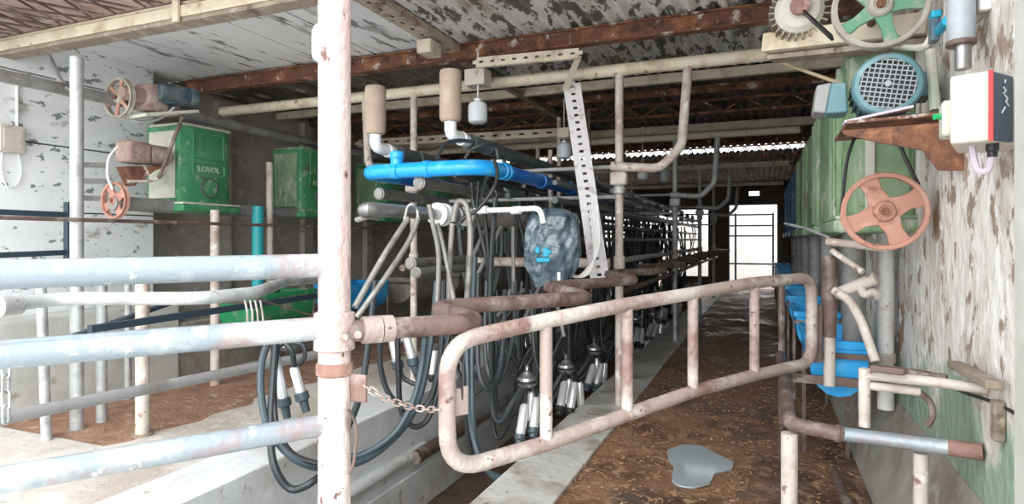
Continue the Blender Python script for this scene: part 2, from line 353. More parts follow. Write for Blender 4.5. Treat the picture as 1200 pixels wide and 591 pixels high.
# roofs
def corr(x0, x1, y0, y1, z, amp, per):
    m = M(); n = int((x1-x0)/per*8)
    for y in (y0, y1):
        for i in range(n+1):
            x = x0 + (x1-x0)*i/n; m.v.append(V((x, y, z + amp*math.sin(2*math.pi*(x-x0)/per))))
    m.f = [(i, i+1, n+2+i, n+1+i) for i in range(n)]
    b = len(m.v)
    m.v += [p + V((0,0,.012)) for p in m.v[:]]
    m.f += [tuple(b+q for q in reversed(f)) for f in m.f[:]]
    return m
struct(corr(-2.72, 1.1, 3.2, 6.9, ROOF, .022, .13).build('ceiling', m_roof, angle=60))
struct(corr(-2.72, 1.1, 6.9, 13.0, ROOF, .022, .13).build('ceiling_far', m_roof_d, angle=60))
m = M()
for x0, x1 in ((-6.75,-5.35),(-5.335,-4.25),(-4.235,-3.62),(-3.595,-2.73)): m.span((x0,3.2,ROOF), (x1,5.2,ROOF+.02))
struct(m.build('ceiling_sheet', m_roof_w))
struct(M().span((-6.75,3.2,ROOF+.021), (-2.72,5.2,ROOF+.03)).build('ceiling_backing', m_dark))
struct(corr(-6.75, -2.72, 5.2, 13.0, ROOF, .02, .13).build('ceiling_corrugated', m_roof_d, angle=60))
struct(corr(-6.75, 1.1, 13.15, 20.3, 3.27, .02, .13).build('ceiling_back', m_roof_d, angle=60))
struct(M().span((-7.2,2.2,3.275), (1.1,3.33,3.30)).build('eave_ceiling', m_eave))
# twiggy lattice of rusty rods below the eave
m = M()
for k in range(52):
    x = -6.9 + k*.105 + random.uniform(-.03,.03)
    s = .42*(1 if k % 2 else -1) + random.uniform(-.1,.1)
    m.tube([(x, 2.35, 3.24+random.uniform(-.015,.015)), (x+s*.5, 2.8, 3.225+random.uniform(-.02,.02)), (x+s, 3.22, 3.245)], .010, 5)
tag(m.build('eave_lattice', m_brown), 'rusty brown criss-cross rods fixed under the pinkish eave', 'lattice')
# roof beams
a0, a1 = P(0, 60, X=-6.35), P(290, 0, X=-3.2)
t = thing('eave_beam', 'cream painted beam with a rusty lower lip across the eave', 'beam', (WL, 3.28, 3.15)); t['kind'] = 'structure'
M().span((-7.0,3.25,3.14), (.9,3.31,3.225)).build('web', m_cream, t, bevel=.006)
M().span((-7.0,3.27,3.235), (.9,3.40,3.26)).build('top_flange', m_cream, t, bevel=.006)
M().span((-7.0,3.26,3.105), (.9,3.40,3.137)).build('bottom_flange', m_wood, t, bevel=.006)
M().span((-4.02,3.225,3.1), (-3.96,3.25,3.27)).build('strap', m_cream, t, bevel=.004)
t = thing('roof_beam', 'dark orange rusty steel beam under the peeling roof sheets', 'beam', (WL, 5.2, 3.27)); t['kind'] = 'structure'
M().span((WL,5.17,3.20), (.75,5.19,3.34)).build('web', m_rust, t)
M().span((WL,5.14,3.19), (.75,5.24,3.205)).build('flange', m_rust, t)
M().span((WL,5.14,3.325), (.75,5.24,3.34)).build('flange', m_rust, t)
for i, (y, z, mt, hh) in enumerate([(6.9,3.28,m_cream,.10),(7.6,3.29,m_rust,.09),(9.8,3.22,m_cream,.12),(11.6,3.26,m_rust,.10)]):
    o = M().span((WL-.3,y,z-hh/2), (WR,y+.07,z+hh/2)).build('roof_beam', mt, bevel=.005)
    o['kind'] = 'structure'
# lattice joists
def joist(y, z, h, label, step=.26):
    t = thing('roof_truss', label, 'truss', (WL, y, z)); t['kind'] = 'structure'
    M().bar((WL-.3,y,z), (WR,y,z), .04, .03).build('chord', m_rust, t); M().bar((WL-.3,y,z-h), (WR,y,z-h), .04, .03).build('chord', m_rust, t)
    m = M(); x = WL; k = 0
    while x < WR-step:
        m.rod((x, y, z if k % 2 else z-h), (x+step, y, z-h if k % 2 else z), .012, 5); x += step; k += 1
    m.build('lacing', m_rust, t)
joist(8.3, 3.30, .16, 'rusty zigzag laced roof truss behind the white hanging lamps')
joist(10.9, 3.30, .20, 'rusty zigzag laced roof truss halfway along the roof')
joist(13.05, 3.36, .22, 'rusty zigzag laced truss below the bright roof gap', .13)
# yard outside
struct(M().span((-9,20.3,-.14), (6,40,-.04)).build('ground_outside', m_yard))
struct(M().span((-9,25,-.1), (6,25.2,3.6)).build('wall_outside', m_rubwall))
struct(M().span((-25,-25,-.2), (25,-1.5,-.02)).build('ground_yard', m_apron))
struct(M().span((-6.1,-1.5,-.02), (.64,1.55,.012)).build('ground_bounce_apron', m_apron))  # pale slab out of view, added to bounce daylight up to the ceiling
t = thing('yard_gate', 'thin dark yard gate standing outside the far doorway', 'gate', (-.4, 21.2, 0))
ya = P(862, 300, Y=21.2); yb = P(906, 300, Y=21.2)
for x in (ya.x, yb.x): M().bar((x,21.2,-.05), (x,21.2,2.35), .06, .06).build('post', m_darksteel, t)
for z in (2.30, 1.95, 1.62, .72): M().bar((ya.x-.2,21.2,z), (yb.x+.02,21.2,z), .05, .05).build('rail', m_darksteel, t)

# ================================================================== FRONT GATES
d0 = 1.9
pb = P(392, 300, d=d0); PX0, PY0 = pb.x, pb.y
t = thing('rail_fence', 'pinkish white post carrying three thick silvery rails at the pit end', 'fence', (PX0, PY0, .03))
M().tube([(PX0,PY0,.03), (PX0,PY0,3.0)], .049, 24).build('post', m_post, t)
def rail(p0, p1, ext=.55, r=.036):
    a, b = P(*p0, d=1.47), P(*p1, d=d0); a2 = a + (a-b)*ext
    return M().tube([a2, a, b], r, 20)
rail((0,322),(386,311)).build('rail', m_rail, t)
rail((0,416),(386,384)).build('rail', m_rail, t)
rail((0,563),(386,497), r=.033).build('rail', m_rail, t)
zc = P(392,388,d=d0).z
M().lathe([(.052,-.06),(.062,-.055),(.062,.055),(.052,.06)], (PX0,PY0,zc), n=24).build('collar', m_post, t)
M().lathe([(.051,-.02),(.056,-.015),(.056,.015),(.051,.02)], (PX0,PY0,P(392,432,d=d0).z), n=24).build('collar', m_rustpink, t)
c = P(420,455,d=d0-.01)
M().box(c, (.06,.012,.085)).build('chain_plate', m_gate, t, bevel=.004)
c = P(418,505,d=d0-.01)
M().tube(spline([P(408,480,d=d0-.04), P(417,500,d=d0-.04), P(415,540,d=d0-.04), P(409,556,d=d0-.04)]), .005, 8).build('hook', m_brown, t)
for x, y in ((405,396),(421,392)):
    M().lathe([(.012,0),(.012,.012),(.004,.016)], P(x,y,d=d0-.066), axis=(.3,-1,0), n=8).build('bolt', m_gate, t)
# zigzag breast rail
ZZ = P(550,380,d=2.09).z
zp = [V((PX0+.03,PY0,ZZ+.005)), V((-.90,1.93,ZZ)), V((-1.29,2.27,ZZ)), V((-.80,2.95,ZZ)), V((-1.23,3.55,ZZ))]
y, s = 4.35, 1
while y < 18.5:
    zp.append(V((-.84 if s > 0 else -1.22, y, ZZ))); y += .72; s = -s
t = thing('zigzag_rail', 'brown worn zigzag pipe rail running along the lane curb', 'rail', (PX0, PY0, ZZ))
M().tube(fillet(zp, .13, 7), .034, 14).build('pipe', m_brown, t)
q = (zp[1]-zp[0]).normalized()
M().lathe([(.036,-.02),(.043,-.018),(.043,.018),(.036,.02)], zp[0]+q*.14, axis=q, n=20).build('coupler', m_gate, t)
M().lathe([(.036,-.03),(.043,-.028),(.043,.028),(.036,.03)], zp[0]+q*.09, axis=q, n=20).build('coupler', m_gate, t)
# swinging lane gate
A = P(524,470,d=2.03); B = P(951,380,d=3.35)
gl = lambda x, y: on_line(x, y, A, B)
t = thing('lane_gate', 'pinkish white tubular swing gate standing half open across the lane', 'gate', gl(951,432))
loop = [gl(524,402), gl(640,376), gl(735,357), gl(812,344), gl(880,332), gl(951,325), gl(951,425), gl(884,440), gl(812,459), gl(735,486), gl(640,520), gl(524,554)]
def rl(pts, rads, n=7):
    out = []; k = len(pts)
    for i in range(k): out += fillet([pts[i-1], pts[i], pts[(i+1) % k]], rads[i], n)[1:-1]
    return out
R0, RS = .13, .3
M().tube(rl(loop, [R0,RS,RS,RS,RS,.11,.11,RS,RS,RS,RS,R0]), .029, 16, closed=True).build('frame', m_gate, t)
for x, ya, yb in ((640,378,518),(735,359,484),(812,346,457),(884,333,439)):
    M().rod(gl(x, ya), gl(x, yb), .0235, 14).build('upright', m_gate, t)
c = gl(540,470); ax = (B-A).normalized(); ax.z = 0; ax.normalize()
w = lambda a, b: c + ax*a + V((0,0,b))
M().prism([w(-.035,-.05),w(.03,-.05),w(.03,.045),w(.016,.045),w(.014,.0),w(.004,.0),w(.002,.04),w(-.035,.045)], (-ax.y*.012, ax.x*.012, 0)).build('latch_plate', m_gate, t, bevel=.002)
# chain
ca, cb = P(426,452,d=d0-.02), gl(515,480)
t = thing('gate_chain', 'rusty pink chain tying the pink post to the lane gate', 'chain', ca)
n = 13
for i in range(n):
    f0, f1 = i/n, (i+1)/n
    sg = lambda f: ca.lerp(cb, f) - V((0,0,.022*4*f*(1-f)))
    a, b = sg(f0-.012), sg(f1+.012); tt = (b-a).normalized()
    nn = V((0,0,1)) if i % 2 else tt.cross(V((0,0,1))).normalized()
    nn = (nn - tt*nn.dot(tt)).normalized(); h = .0085
    M().tube(closed_fillet([a+nn*h, b+nn*h, b-nn*h, a-nn*h], .009, 4), .0030, 6, closed=True).build('link', m_gate, t)

# gate post and latch gear
HX0 = .33; hp = P(972,400,d=3.42)
t = thing('gate_hinge_post', 'rusty hinge post carrying the lane gate beside the blue tub', 'post', (hp.x, hp.y, 0))
M().tube([(hp.x,hp.y,P(972,452,d=3.42).z), (hp.x,hp.y,P(972,330,d=3.42).z)], .030, 16).build('post', m_pipe, t)
M().tube([(hp.x,hp.y,P(972,395,d=3.42).z), (hp.x,hp.y,P(972,345,d=3.42).z), (hp.x,hp.y,P(972,300,d=3.42).z)], [.034,.044,.036], 16).build('sleeve', m_brown, t)
M().span(hp+V((-.09,-.03,-.12)), hp+V((-.035,.03,.2))).build('hinge_strap', m_brown, t, bevel=.006)
M().tube(fillet([P(968,283,d=3.40), P(985,285,d=3.36), P(1035,291,d=3.3)], .05), .022, 12).build('latch_bar', m_pipe, t)
M().rod(P(975,294,d=3.36), P(1011,319,d=3.2), .016, 10).build('diagonal_bar', m_pipe, t)
M().tube([P(980,345,d=3.40), P(1027,326,d=3.25)], .034, 14).build('stub_pipe', m_pipe, t)
M().tube(spline([P(1006,331,d=3.3), P(1013,345,d=3.28), P(1024,343,d=3.24), P(1030,348,d=3.2)]), .022, 10).build('elbow', m_pipe, t)
M().tube(fillet([P(976,340,d=3.36), P(996,352,d=3.3), P(1010,378,d=3.2), P(1026,424,d=3.1)], .12), .023, 12).build('curved_brace', m_pipe, t)
M().tube([P(920,262,d=4.3), P(945,268,d=3.9), P(970,278,d=3.45)], .009, 8).build('pull_rod', m_galv, t)
# front corner frame
t = thing('corner_railing', 'cream and rust pipe frame fixed to the mossy concrete wall', 'frame', P(921,690,d=2.63))
ez = P(925,497,d=2.63); fx, fy = ez.x, ez.y
M().tube([(fx,fy,.02), (fx,fy,ez.z-.04)], .034, 14).build('post', m_pipe, t)
M().tube(fillet([V((fx+.005,4.45,ez.z+.02)), V((fx,3.2,ez.z+.01)), V((fx,fy,ez.z)), P(960,504,d=2.57), P(985,509,d=2.53)], .07), .031, 16).build('elbow_pipe', m_brown, t)
M().tube([P(980,508,d=2.54), P(1120,526,d=2.31)], .029, 16).build('rail', m_rail, t)
M().tube([P(1112,525,d=2.32), P(1152,530,d=2.255)], .031, 16).build('end_sleeve', m_rustpink, t)
M().tube([P(980,508,d=2.53), P(984,509,d=2.53)], .036, 16).build('coupler', m_brown, t)
M().rod(P(1013,500,d=2.5), P(1013,432,d=2.5), .022, 14).build('short_post', m_pipe, t)
M().tube(fillet([P(1012,440,d=2.5), P(1030,441,d=2.48), P(1095,448,d=2.36), P(1160,457,d=2.24)], .02), .020, 12).build('upper_rail', m_pipe, t)
M().tube([P(1016,452,d=2.5), P(1078,459,d=2.42)], .018, 12).build('lower_rail', m_pipe, t)
for q0, q1 in (((1022,431),(1062,436)), ((1064,436),(1110,444))):
    M().bar(P(*q0, d=2.45), P(*q1, d=2.36), .05, .026).build('rusted_strap', m_brown, t, bevel=.006)
M().rod(P(1079,531,d=2.40), (P(1079,531,d=2.40).x, P(1079,531,d=2.40).y, .0), .026, 14).build('lower_post', m_pipe, t)
M().tube(spline([P(1078,460,d=2.44), P(1090,472,d=2.42), P(1093,488,d=2.40), P(1086,500,d=2.4)]), .012, 8).build('bent_strap', m_brown, t)
pw = P(1150,452,X=WR-.06)
t = thing('timber_bracket', 'weathered timber bracket bolted on the mossy wall holding the frame', 'bracket', pw)
M().bar(P(1118,427,X=WR-.03), P(1166,452,X=WR-.05), .05, .03).build('board', m_wood, t, bevel=.005)
M().span((WR-.035, pw.y-.04, P(1150,495,X=WR).z), (WR, pw.y+.01, P(1150,452,X=WR).z)).build('block', m_wood, t, bevel=.008)
t = M().bar((.14,3.86,P(960,444,d=3.48).z), (.74,3.86,P(960,446,d=3.48).z), .03, .05).build('tub_rail', m_brown, bevel=.005)
tag(t, 'brown flat rail crossing in front of the nearest blue tub', 'rail')
m = M().rod((fx+.01,4.5,.02), (fx+.01,4.5,1.22), .022, 10)
tag(m.build('lane_post', m_brown), 'thin dark post at the end of the brown elbow pipe', 'post')
# hose on the lane floor, white downpipe
m = M().tube(spline([(.44,1.8,.03),(.42,2.6,.03),(.44,3.4,.03),(.41,4.4,.03)]), .03, 10)
tag(m.build('floor_pipe', m_brown), 'dark pipe lying on the muck beside the cement manger wall', 'pipe')
dp = P(1038,350,X=.68)
t = thing('downpipe', 'white vertical pipe standing by the peeling wall behind the terracotta pulley', 'pipe', (dp.x,dp.y,.48))
M().tube([(dp.x,dp.y,.48), (dp.x,dp.y,2.2)], .045, 16).build('pipe', m_wpipe, t)
M().tube([(dp.x,dp.y,.76), (dp.x,dp.y,.82)], .054, 16).build('foot_collar', m_pipe, t)
tag(M().tube(spline([P(1098,446,X=WR-.004), P(1130,460,X=WR-.004), P(1165,472,X=WR-.004), P(1199,490,X=WR-.004)]), .006, 6).build('wall_dark_line', m_black), 'thin black line drawn along the mossy wall behind the timber bracket', 'cable')  # thin tube traced along the dark line on the wall

# ================================================================== FEED TUBS (lane)
def tub(name, label, loc, w, l, h, mat, group):
    """half-round feed tub, long side on y, open on top"""
    t = thing(name, label, 'tub', loc, group); x, y, z = loc
    def prof(k):
        out = []
        for i in range(9):
            a = math.pi*i/8; out.append((-math.cos(a)*w/2*k, -(abs(math.sin(a))**.6)*h*k))
        return out
    o, i_ = prof(1), prof(.9); n = 9; m = M()
    top = z + h
    for yy, pr in ((y-l/2, o), (y+l/2, o), (y-l/2+.02, i_), (y+l/2-.02, i_)):
        m.v += [V((x+a, yy, top+b)) for a, b in pr]
    for i in range(n-1):
        m.f += [(i, i+1, n+i+1, n+i), (2*n+i, 3*n+i, 3*n+i+1, 2*n+i+1)]
    m.f += [tuple(range(n)), tuple(range(n, 2*n)), tuple(range(2*n, 3*n)), tuple(range(3*n, 4*n))]
    m.build('basin', mat, t)
    r = M(); cs = [(x-w/2,y-l/2),(x+w/2,y-l/2),(x+w/2,y+l/2),(x-w/2,y+l/2)]
    for a, b in zip(cs, cs[1:]+cs[:1]): r.bar((*a, top), (*b, top), .03, .045)
    r.build('rim', mat, t, bevel=.004)
    M().bar((x-w/2-.02,y-l/2-.02,top-.06), (x+w/2+.02,y-l/2-.02,top-.06), .02, .03).build('support_bar', m_brown, t)
    for dx in (-w/2+.02, w/2-.02):
        M().bar((x+dx, y+l/2+.015, -.0), (x+dx, y+l/2+.015, top), .025, .025).build('leg', m_brown, t)
    return t
for k in range(9):
    tub('feed_tub', 'bright blue feed tub beside the concrete wall, %s from the lane gate' % ORD[k], (.395, 4.35+1.5*k, .60), .31, .8, .30, m_tub, 'blue feed tubs along the concrete wall')
cols = [m_tubg, m_tub, m_tubc, m_tubc, m_tubc, m_tubc, m_tubc, m_tubc]; cn = ['green','blue'] + ['grey cement']*6
for k in range(8):
    tub('feed_tub', '%s feed tub on the platform side, %s counting from the white planks' % (cn[k], ORD[k]), (-5.35, 5.55+1.6*k, .50), .55, .95, .38, cols[k], 'feed tubs along the dingy wall')

# ================================================================== HOPPERS
def hopper(label, loc, sgn, w, d, h, mat, side, group, text=None):
    """feed hopper; front face looks along sgn*x, width along y; loc = bottom middle of the front"""
    t = thing('feed_hopper', label, 'hopper', loc, group); x, y, z = loc; s = sgn
    fh = .10; c = .09
    ft = lambda xx, yy: (x - s*xx, y + yy)
    poly = [ft(0,-w/2+c), ft(0,w/2-c), ft(c*.5,w/2), ft(d,w/2), ft(d,-w/2), ft(c*.5,-w/2)]
    m = M(); lo = [V((a,b,z+fh)) for a, b in poly]; hi = []
    for i, (a, b) in enumerate(poly):
        hi.append(V((a, b, z+h)))
    k = len(poly); m.add(lo+hi, [tuple(range(k)), tuple(range(k, 2*k))] + [(i, (i+1) % k, k+(i+1) % k, k+i) for i in range(k)])
    m.build('body', mat, t, bevel=.012)
    M().box((x-s*(d/2-.02), y, z+fh*.55), (d+.09, w+.10, fh*.75)).build('flange', mat, t, bevel=.02)
    M().box((x-s*(d/2-.02), y, z+fh*1.02), (d+.07, w+.08, .02)).build('flange_seal', side, t, bevel=.004)
    for q in (-1, 1):
        M().box((x-s*(d*.55), y+q*(w/2+.006), z+fh+(h-fh)*.5), (d*.72, .014, (h-fh)*.86)).build('side_panel', side, t, bevel=.004)
    M().box((x-s*(d*.5), y, z+h+.012), (d*.94, w*.96, .03)).build('lid', side, t, bevel=.008)
    fr = M(); X = x + s*.006
    def frame(yc, zc, ww, hh, b=.014):
        for e in (-1, 1):
            fr.box((X, yc, zc+e*hh/2), (.016, ww, b)); fr.box((X, yc+e*ww/2, zc), (.016, b, hh))
    frame(y, z+h*.79, w*.60, h*.30); frame(y, z+h*.52, w*.62, h*.12)
    fr.build('relief_frame', mat, t, bevel=.003)
    M().lathe([(w*.14,-.004),(w*.14,.008)], (X,y,z+h*.31), axis=(1,0,0), n=24).build('inspection_port', mat, t)
    M().ring((X+s*.004, y, z+h*.31), (1,0,0), w*.155, .011).build('port_seal', m_blackpipe, t)
    if text:
        cu = bpy.data.curves.new('lettering', 'FONT'); cu.body = text; cu.size = h*.095; cu.extrude = .006; cu.align_x = 'CENTER'; cu.align_y = 'CENTER'
        tmp = bpy.data.objects.new('lettering_source', cu); C.objects.link(tmp)
        dg = bpy.context.evaluated_depsgraph_get(); me = bpy.data.meshes.new_from_object(tmp.evaluated_get(dg))
        bpy.data.objects.remove(tmp)
        me.transform(Matrix.Translation(V((X, y, z+h*.52))-BASE[t.name]) @ Matrix.Rotation(s*math.pi/2, 4, 'Z') @ Matrix.Rotation(math.pi/2, 4, 'X'))
        me.materials.clear(); me.materials.append(m_letter)
        o = bpy.data.objects.new('lettering', me); C.objects.link(o); o.parent = t
    return t
for k in range(8):
    lab = 'deep green feed hopper with raised lettering and round port, %s along the plank wall side' % ORD[k]
    hopper(lab, (-5.30, 4.68+1.72*k, 1.76), 1, .62, .50, .88, m_green, m_dust if k == 0 else m_greenp, 'green hoppers along the platform', 'LOVOL')
for k in range(7):
    blue = k > 3
    lab = '%s feed hopper on the concrete wall side, %s from the terracotta pulley' % ('dark blue' if blue else 'dusty pale green', ORD[k])
    hh = hopper(lab, (.42, 4.25+1.5*k, 1.52), -1, .8, .33, 1.0, m_bluehop if blue else m_greenp, m_bluehop if blue else m_greenp, 'hoppers along the concrete wall')
    for e in (-.22, .0, .22): M().box((.405, 4.25+1.5*k+e, 2.06), (.03,.05,.86)).build('rib', m_bluehop if blue else m_greenp, hh, bevel=.006)
    M().box((.535, 4.25+1.5*k-.42, 2.03), (.045,.02,.9)).build('corner_batten', m_bluehop if blue else m_dust, hh, bevel=.004)
# drop tubes under the hoppers
for k in range(6):
    m = M().tube([(.50, 4.18+1.5*k, .85), (.50, 4.18+1.5*k, 1.54)], .062, 14)
    tag(m.build('drop_tube', m_greyp), 'grey upright drop tube under the %s hopper on the concrete wall side' % ORD[k], 'tube', 'drop tubes above the blue tubs')
q = P(302,270,X=-5.35)
tag(M().tube([(q.x,q.y,.80), (q.x,q.y,1.88)], .065, 14).build('drop_tube', m_turq), 'turquoise upright pipe between the first two deep green hoppers', 'pipe')

# ================================================================== PULLEYS, MOTORS
def pulley(label, c, r, nsp, mat, spm, axis=(0,-1,0), wide=.055, rot=0., holes=False):
    t = thing('pulley_wheel', label, 'pulley', c); c = V(c); ax = V(axis).normalized()
    M().lathe([(r*.88,-.022),(r*.97,-.026),(r,-.022),(r*.93,0),(r,.022),(r*.97,.026),(r*.88,.022),(r*.86,0),(r*.88,-.022)], c, ax, 44, caps=False).build('rim', mat, t)
    M().lathe([(.0,-.035),(r*.22,-.035),(r*.27,-.02),(r*.27,.02),(r*.22,.035),(r*.16,.04),(r*.15,.03),(0,.03)], c, ax, 28).build('hub', mat, t)
    u = V((1,0,0)); w = ax.cross(u)
    for i in range(nsp):
        a = rot + 2*math.pi*i/nsp; d = u*math.cos(a) + w*math.sin(a); e = ax.cross(d)
        p0, p1 = c + d*r*.2, c + d*r*.9
        M().prism([p0-e*wide*1.05-ax*.011, p0+e*wide*1.05-ax*.011, (p0+p1)/2+e*wide*.72-ax*.011, p1+e*wide*.95-ax*.011, p1-e*wide*.95-ax*.011, (p0+p1)/2-e*wide*.72-ax*.011], ax*.022).build('spoke', spm, t, bevel=.005)
    M().rod(c-ax*.25, c+ax*.05, r*.10, 12).build('axle', m_rust, t)
    return t
lp = P(1036,248,Y=3.38); pulley('terracotta coloured four spoke pulley wheel in front of the green hopper', lp, .185, 4, m_terra, m_terra, wide=.050, rot=.42)
up = P(1031,7,Y=3.30); pulley('dusty iron pulley wheel with teal spokes above the teal motor', up, .202, 5, m_olive, m_teal, wide=.034, rot=-1.3)
l1 = P(140,115,X=-5.42); pulley('thin spoked pulley wheel on the upper feed pipe near the plank wall', l1, .185, 6, m_olive, m_terra, wide=.022, rot=.3)
l2 = P(135,235,X=-5.42); pulley('pinkish pulley wheel on the lower feed pipe near the plank wall', l2, .165, 4, m_terra, m_terra, wide=.045, rot=.5)

def motor(label, c, r, L, ax, body, grille, rot=0):
    """axis ax points to the fan end"""
    c = V(c); ax = V(ax).normalized()
    t = thing('electric_motor', label, 'motor', c - V((0,0,r)))
    side = ax.cross(V((0,0,1))).normalized(); upv = V((0,0,1))
    M().lathe([(r*.5,-L*.52),(r*.86,-L*.5),(r*.9,-L*.4),(r*.86,L*.3)], c, ax, 28).build('housing', body, t)
    f = M()
    for i in range(26):
        a = 2*math.pi*i/26; d = side*math.cos(a)+upv*math.sin(a)
        f.bar(c+d*r*.9-ax*L*.38, c+d*r*.9+ax*L*.26, .006, r*.18, up=d)
    f.build('cooling_fins', body, t)
    M().lathe([(r*.97,L*.28),(r*1.0,L*.30),(r*1.0,L*.46),(r*.93,L*.5),(r*.80,L*.51),(r*.78,L*.47),(r*.80,L*.44)], c, ax, 36, caps=False).build('fan_cover', body, t)
    M().lathe([(r*.78,L*.40),(r*.78,L*.43)], c, ax, 30).build('fan_back', m_black, t)
    g = M(); k = 5; ca, sa = math.cos(.2), math.sin(.2); s2 = side*ca+upv*sa; u2 = upv*ca-side*sa
    for i in range(-k, k+1):
        o = i*r*.8/k*.93; h = math.sqrt(max(0, (r*.79)**2 - o*o))
        g.bar(c+ax*L*.5+s2*o-u2*h, c+ax*L*.5+s2*o+u2*h, .0045, .005, up=ax)
        g.bar(c+ax*L*.5+u2*o-s2*h, c+ax*L*.5+u2*o+s2*h, .0045, .005, up=ax)
    g.lathe([(r*.10,L*.49),(r*.10,L*.52)], c, ax, 8)
    g.build('fan_grille', grille, t)
    M().bar(c-side*r*1.05-ax*L*.28+V((0,0,r*.05)), c-side*r*1.05+ax*L*.20+V((0,0,r*.05)), r*.5, r*.8).build('terminal_box', body, t, bevel=.006)
    M().box(c-V((0,0,r*1.0)), (r*1.7, L*.7, r*.14) if abs(ax.y) > .5 else (L*.7, r*1.7, r*.14)).build('foot', body, t, bevel=.004)
    return t
mc = P(1035,108,Y=3.25); tm = motor('teal electric motor with a grey mesh fan grille on a rusty bracket', mc, .137, .34, (-.05,-1,.0), m_motor, m_grille)
M().prism([P(975,96,Y=3.2),P(992,96,Y=3.2),P(994,132,Y=3.2),P(968,133,Y=3.2)], (0,.14,0)).build('cable_box', m_motor, tm, bevel=.008)
M().prism([P(957,100,Y=3.24),P(975,96,Y=3.24),P(968,133,Y=3.24),P(953,131,Y=3.24)], (0,.16,0)).build('cable_box_cover', m_greyp, tm, bevel=.008)
# rusty bracket
a, b = P(986,152,Y=3.2), P(1112,141,Y=3.2)
t = thing('motor_bracket', 'rusty triangular wall bracket carrying the teal motor', 'bracket', b)
M().prism([V((a.x,2.98,a.z-.01)),V((WR,2.98,b.z-.01)),V((WR,3.5,b.z-.01)),V((a.x,3.5,a.z-.01))], (0,0,.012)).build('shelf', m_rust, t)
tri = [P(986,153,Y=2.99), P(1112,143,Y=2.99), P(1128,200,Y=2.99), P(1100,200,Y=2.99), P(1082,176,Y=2.99), P(1030,167,Y=2.99), P(990,158,Y=2.99)]
tri[1].x = tri[2].x = WR
M().prism(tri, (0,.012,0)).build('gusset', m_rust, t)
M().bar(P(988,145,Y=3.05), P(1068,127,Y=3.05), .10, .012).build('slide_plate', m_lav, t, bevel=.003)
# small finned motor and its cream beam
c = P(936,16,Y=3.75)
t = thing('gear_motor', 'pale finned gear motor with a red hub on the cream plank', 'motor', c)
M().lathe([(.0,-.12),(.10,-.12),(.125,-.09),(.125,.06),(.10,.09),(0,.09)], c, (0,-1,0), 28).build('housing', m_dust, t)
f = M()
for i in range(26):
    a = 2*math.pi*i/26; d = V((math.cos(a),0,math.sin(a))); f.bar(c+d*.135-V((0,.06,0)), c+d*.135+V((0,.1,0)), .008, .04, up=d)
f.build('cooling_fins', m_wood, t)
M().lathe([(0,.0),(.042,.0),(.05,.03),(.05,.05),(.0,.055)], c-V((0,.09,0)), (0,-1,0), 20).build('hub', m_rustpink, t)
m = M().bar(c+V((.02,-.13,-.04)), up+V((-.20,-.02,-.13)), .012, .03, up=(0,1,0))
m.bar(c+V((-.02,-.13,.05)), up+V((-.08,-.02,.22)), .012, .03, up=(0,1,0))
tag(m.build('drive_belt', m_black, loc=up), 'black drive belt from the red hub to the teal spoked pulley', 'belt')
a, b = P(900,53,Y=3.9), P(1092,30,Y=3.55)
t = thing('motor_plank', 'cream plank under the pale gear motor and iron pulley', 'plank', a)
M().bar(a, b, .16, .105).build('plank', m_cream, t, bevel=.006)
M().bar(a+V((.02,.03,-.075)), b+V((0,.03,-.075)), .12, .03).build('batten', m_wood, t, bevel=.004)
tag(M().tube(spline([P(898,66,Y=4.4), P(940,82,Y=4.0), P(985,98,Y=3.6)]), .010, 8).build('rope', m_rope), 'straw coloured cord slanting from the roof pipe to the green hopper', 'cord')
m = M().tube(spline([mc+V((-.06,.16,-.10)), lp.lerp(mc, .5)+V((-.14,.06,0)), lp+V((-.182,0,0))]), .009, 6)
m.tube(spline([mc+V((.06,.16,-.10)), lp.lerp(mc, .5)+V((.09,.06,0)), lp+V((.14,0,.12))]), .009, 6)
tag(m.build('drive_belt', m_black, loc=lp), 'black drive belt hanging from the teal motor to the terracotta pulley', 'belt')
# feed pipes (augers)
ya = 12.9
tag(M().tube([(-5.5,.9,2.78), (-5.5,18.5,2.78)], .052, 16).build('auger_pipe', m_greyp), 'upper grey feed pipe running above the deep green hoppers', 'pipe')
tag(M().tube([(-5.42,3.75,1.83), (-5.42,18.5,1.83)], .065, 16).build('auger_pipe', m_greyp), 'lower grey feed pipe running through the deep green hopper bases', 'pipe')
tag(M().tube([(.55,3.9,2.62), (.55,17,2.62)], .07, 14).build('auger_pipe', m_dust), 'dusty feed pipe above the hoppers on the concrete wall side', 'pipe')
tag(M().tube([(-4.95,2.6,1.655), (-4.95,19,1.66)], .016, 8).build('guide_bar', m_brown), 'thin dark bar running below the lower grey feed pipe', 'bar')
# upper small motor set by the plank wall
c = P(208,112,X=-5.2)
t = motor('blue electric motor on the upper feed pipe near the plank wall', c, .095, .34, (.25,.95,0), m_bluemot, m_grille)
c2 = P(178,116,X=-5.35)
t = thing('gearbox', 'dirt caked gearbox between blue motor and upper thin pulley', 'gearbox', c2)
M().box(c2, (.20,.22,.26)).build('case', m_dirtmot, t, bevel=.03)
M().lathe([(.0,-.2),(.05,-.2),(.07,-.14),(.08,0)], c2+V((0,-.1,0)), (0,1,0), 16).build('shaft_cover', m_dirtmot, t)
M().bar(P(160,136,X=-5.25), P(222,132,X=-5.2), .30, .03).build('mounting_plate', m_dust, t, bevel=.005)
M().tube(spline([P(135,133,X=-5.6), P(160,142,X=-5.4), P(185,140,X=-5.3), P(205,126,X=-5.2)]), .014, 8).build('brace_rod', m_galv, t)
c3 = P(164,180,X=-5.4)
t = thing('gearbox', 'pinkish dirt caked gear motor above the lower pinkish pulley', 'gearbox', c3)
M().box(c3+V((0,-.06,0)), (.20,.24,.20)).build('case', m_dirtmot, t, bevel=.03)
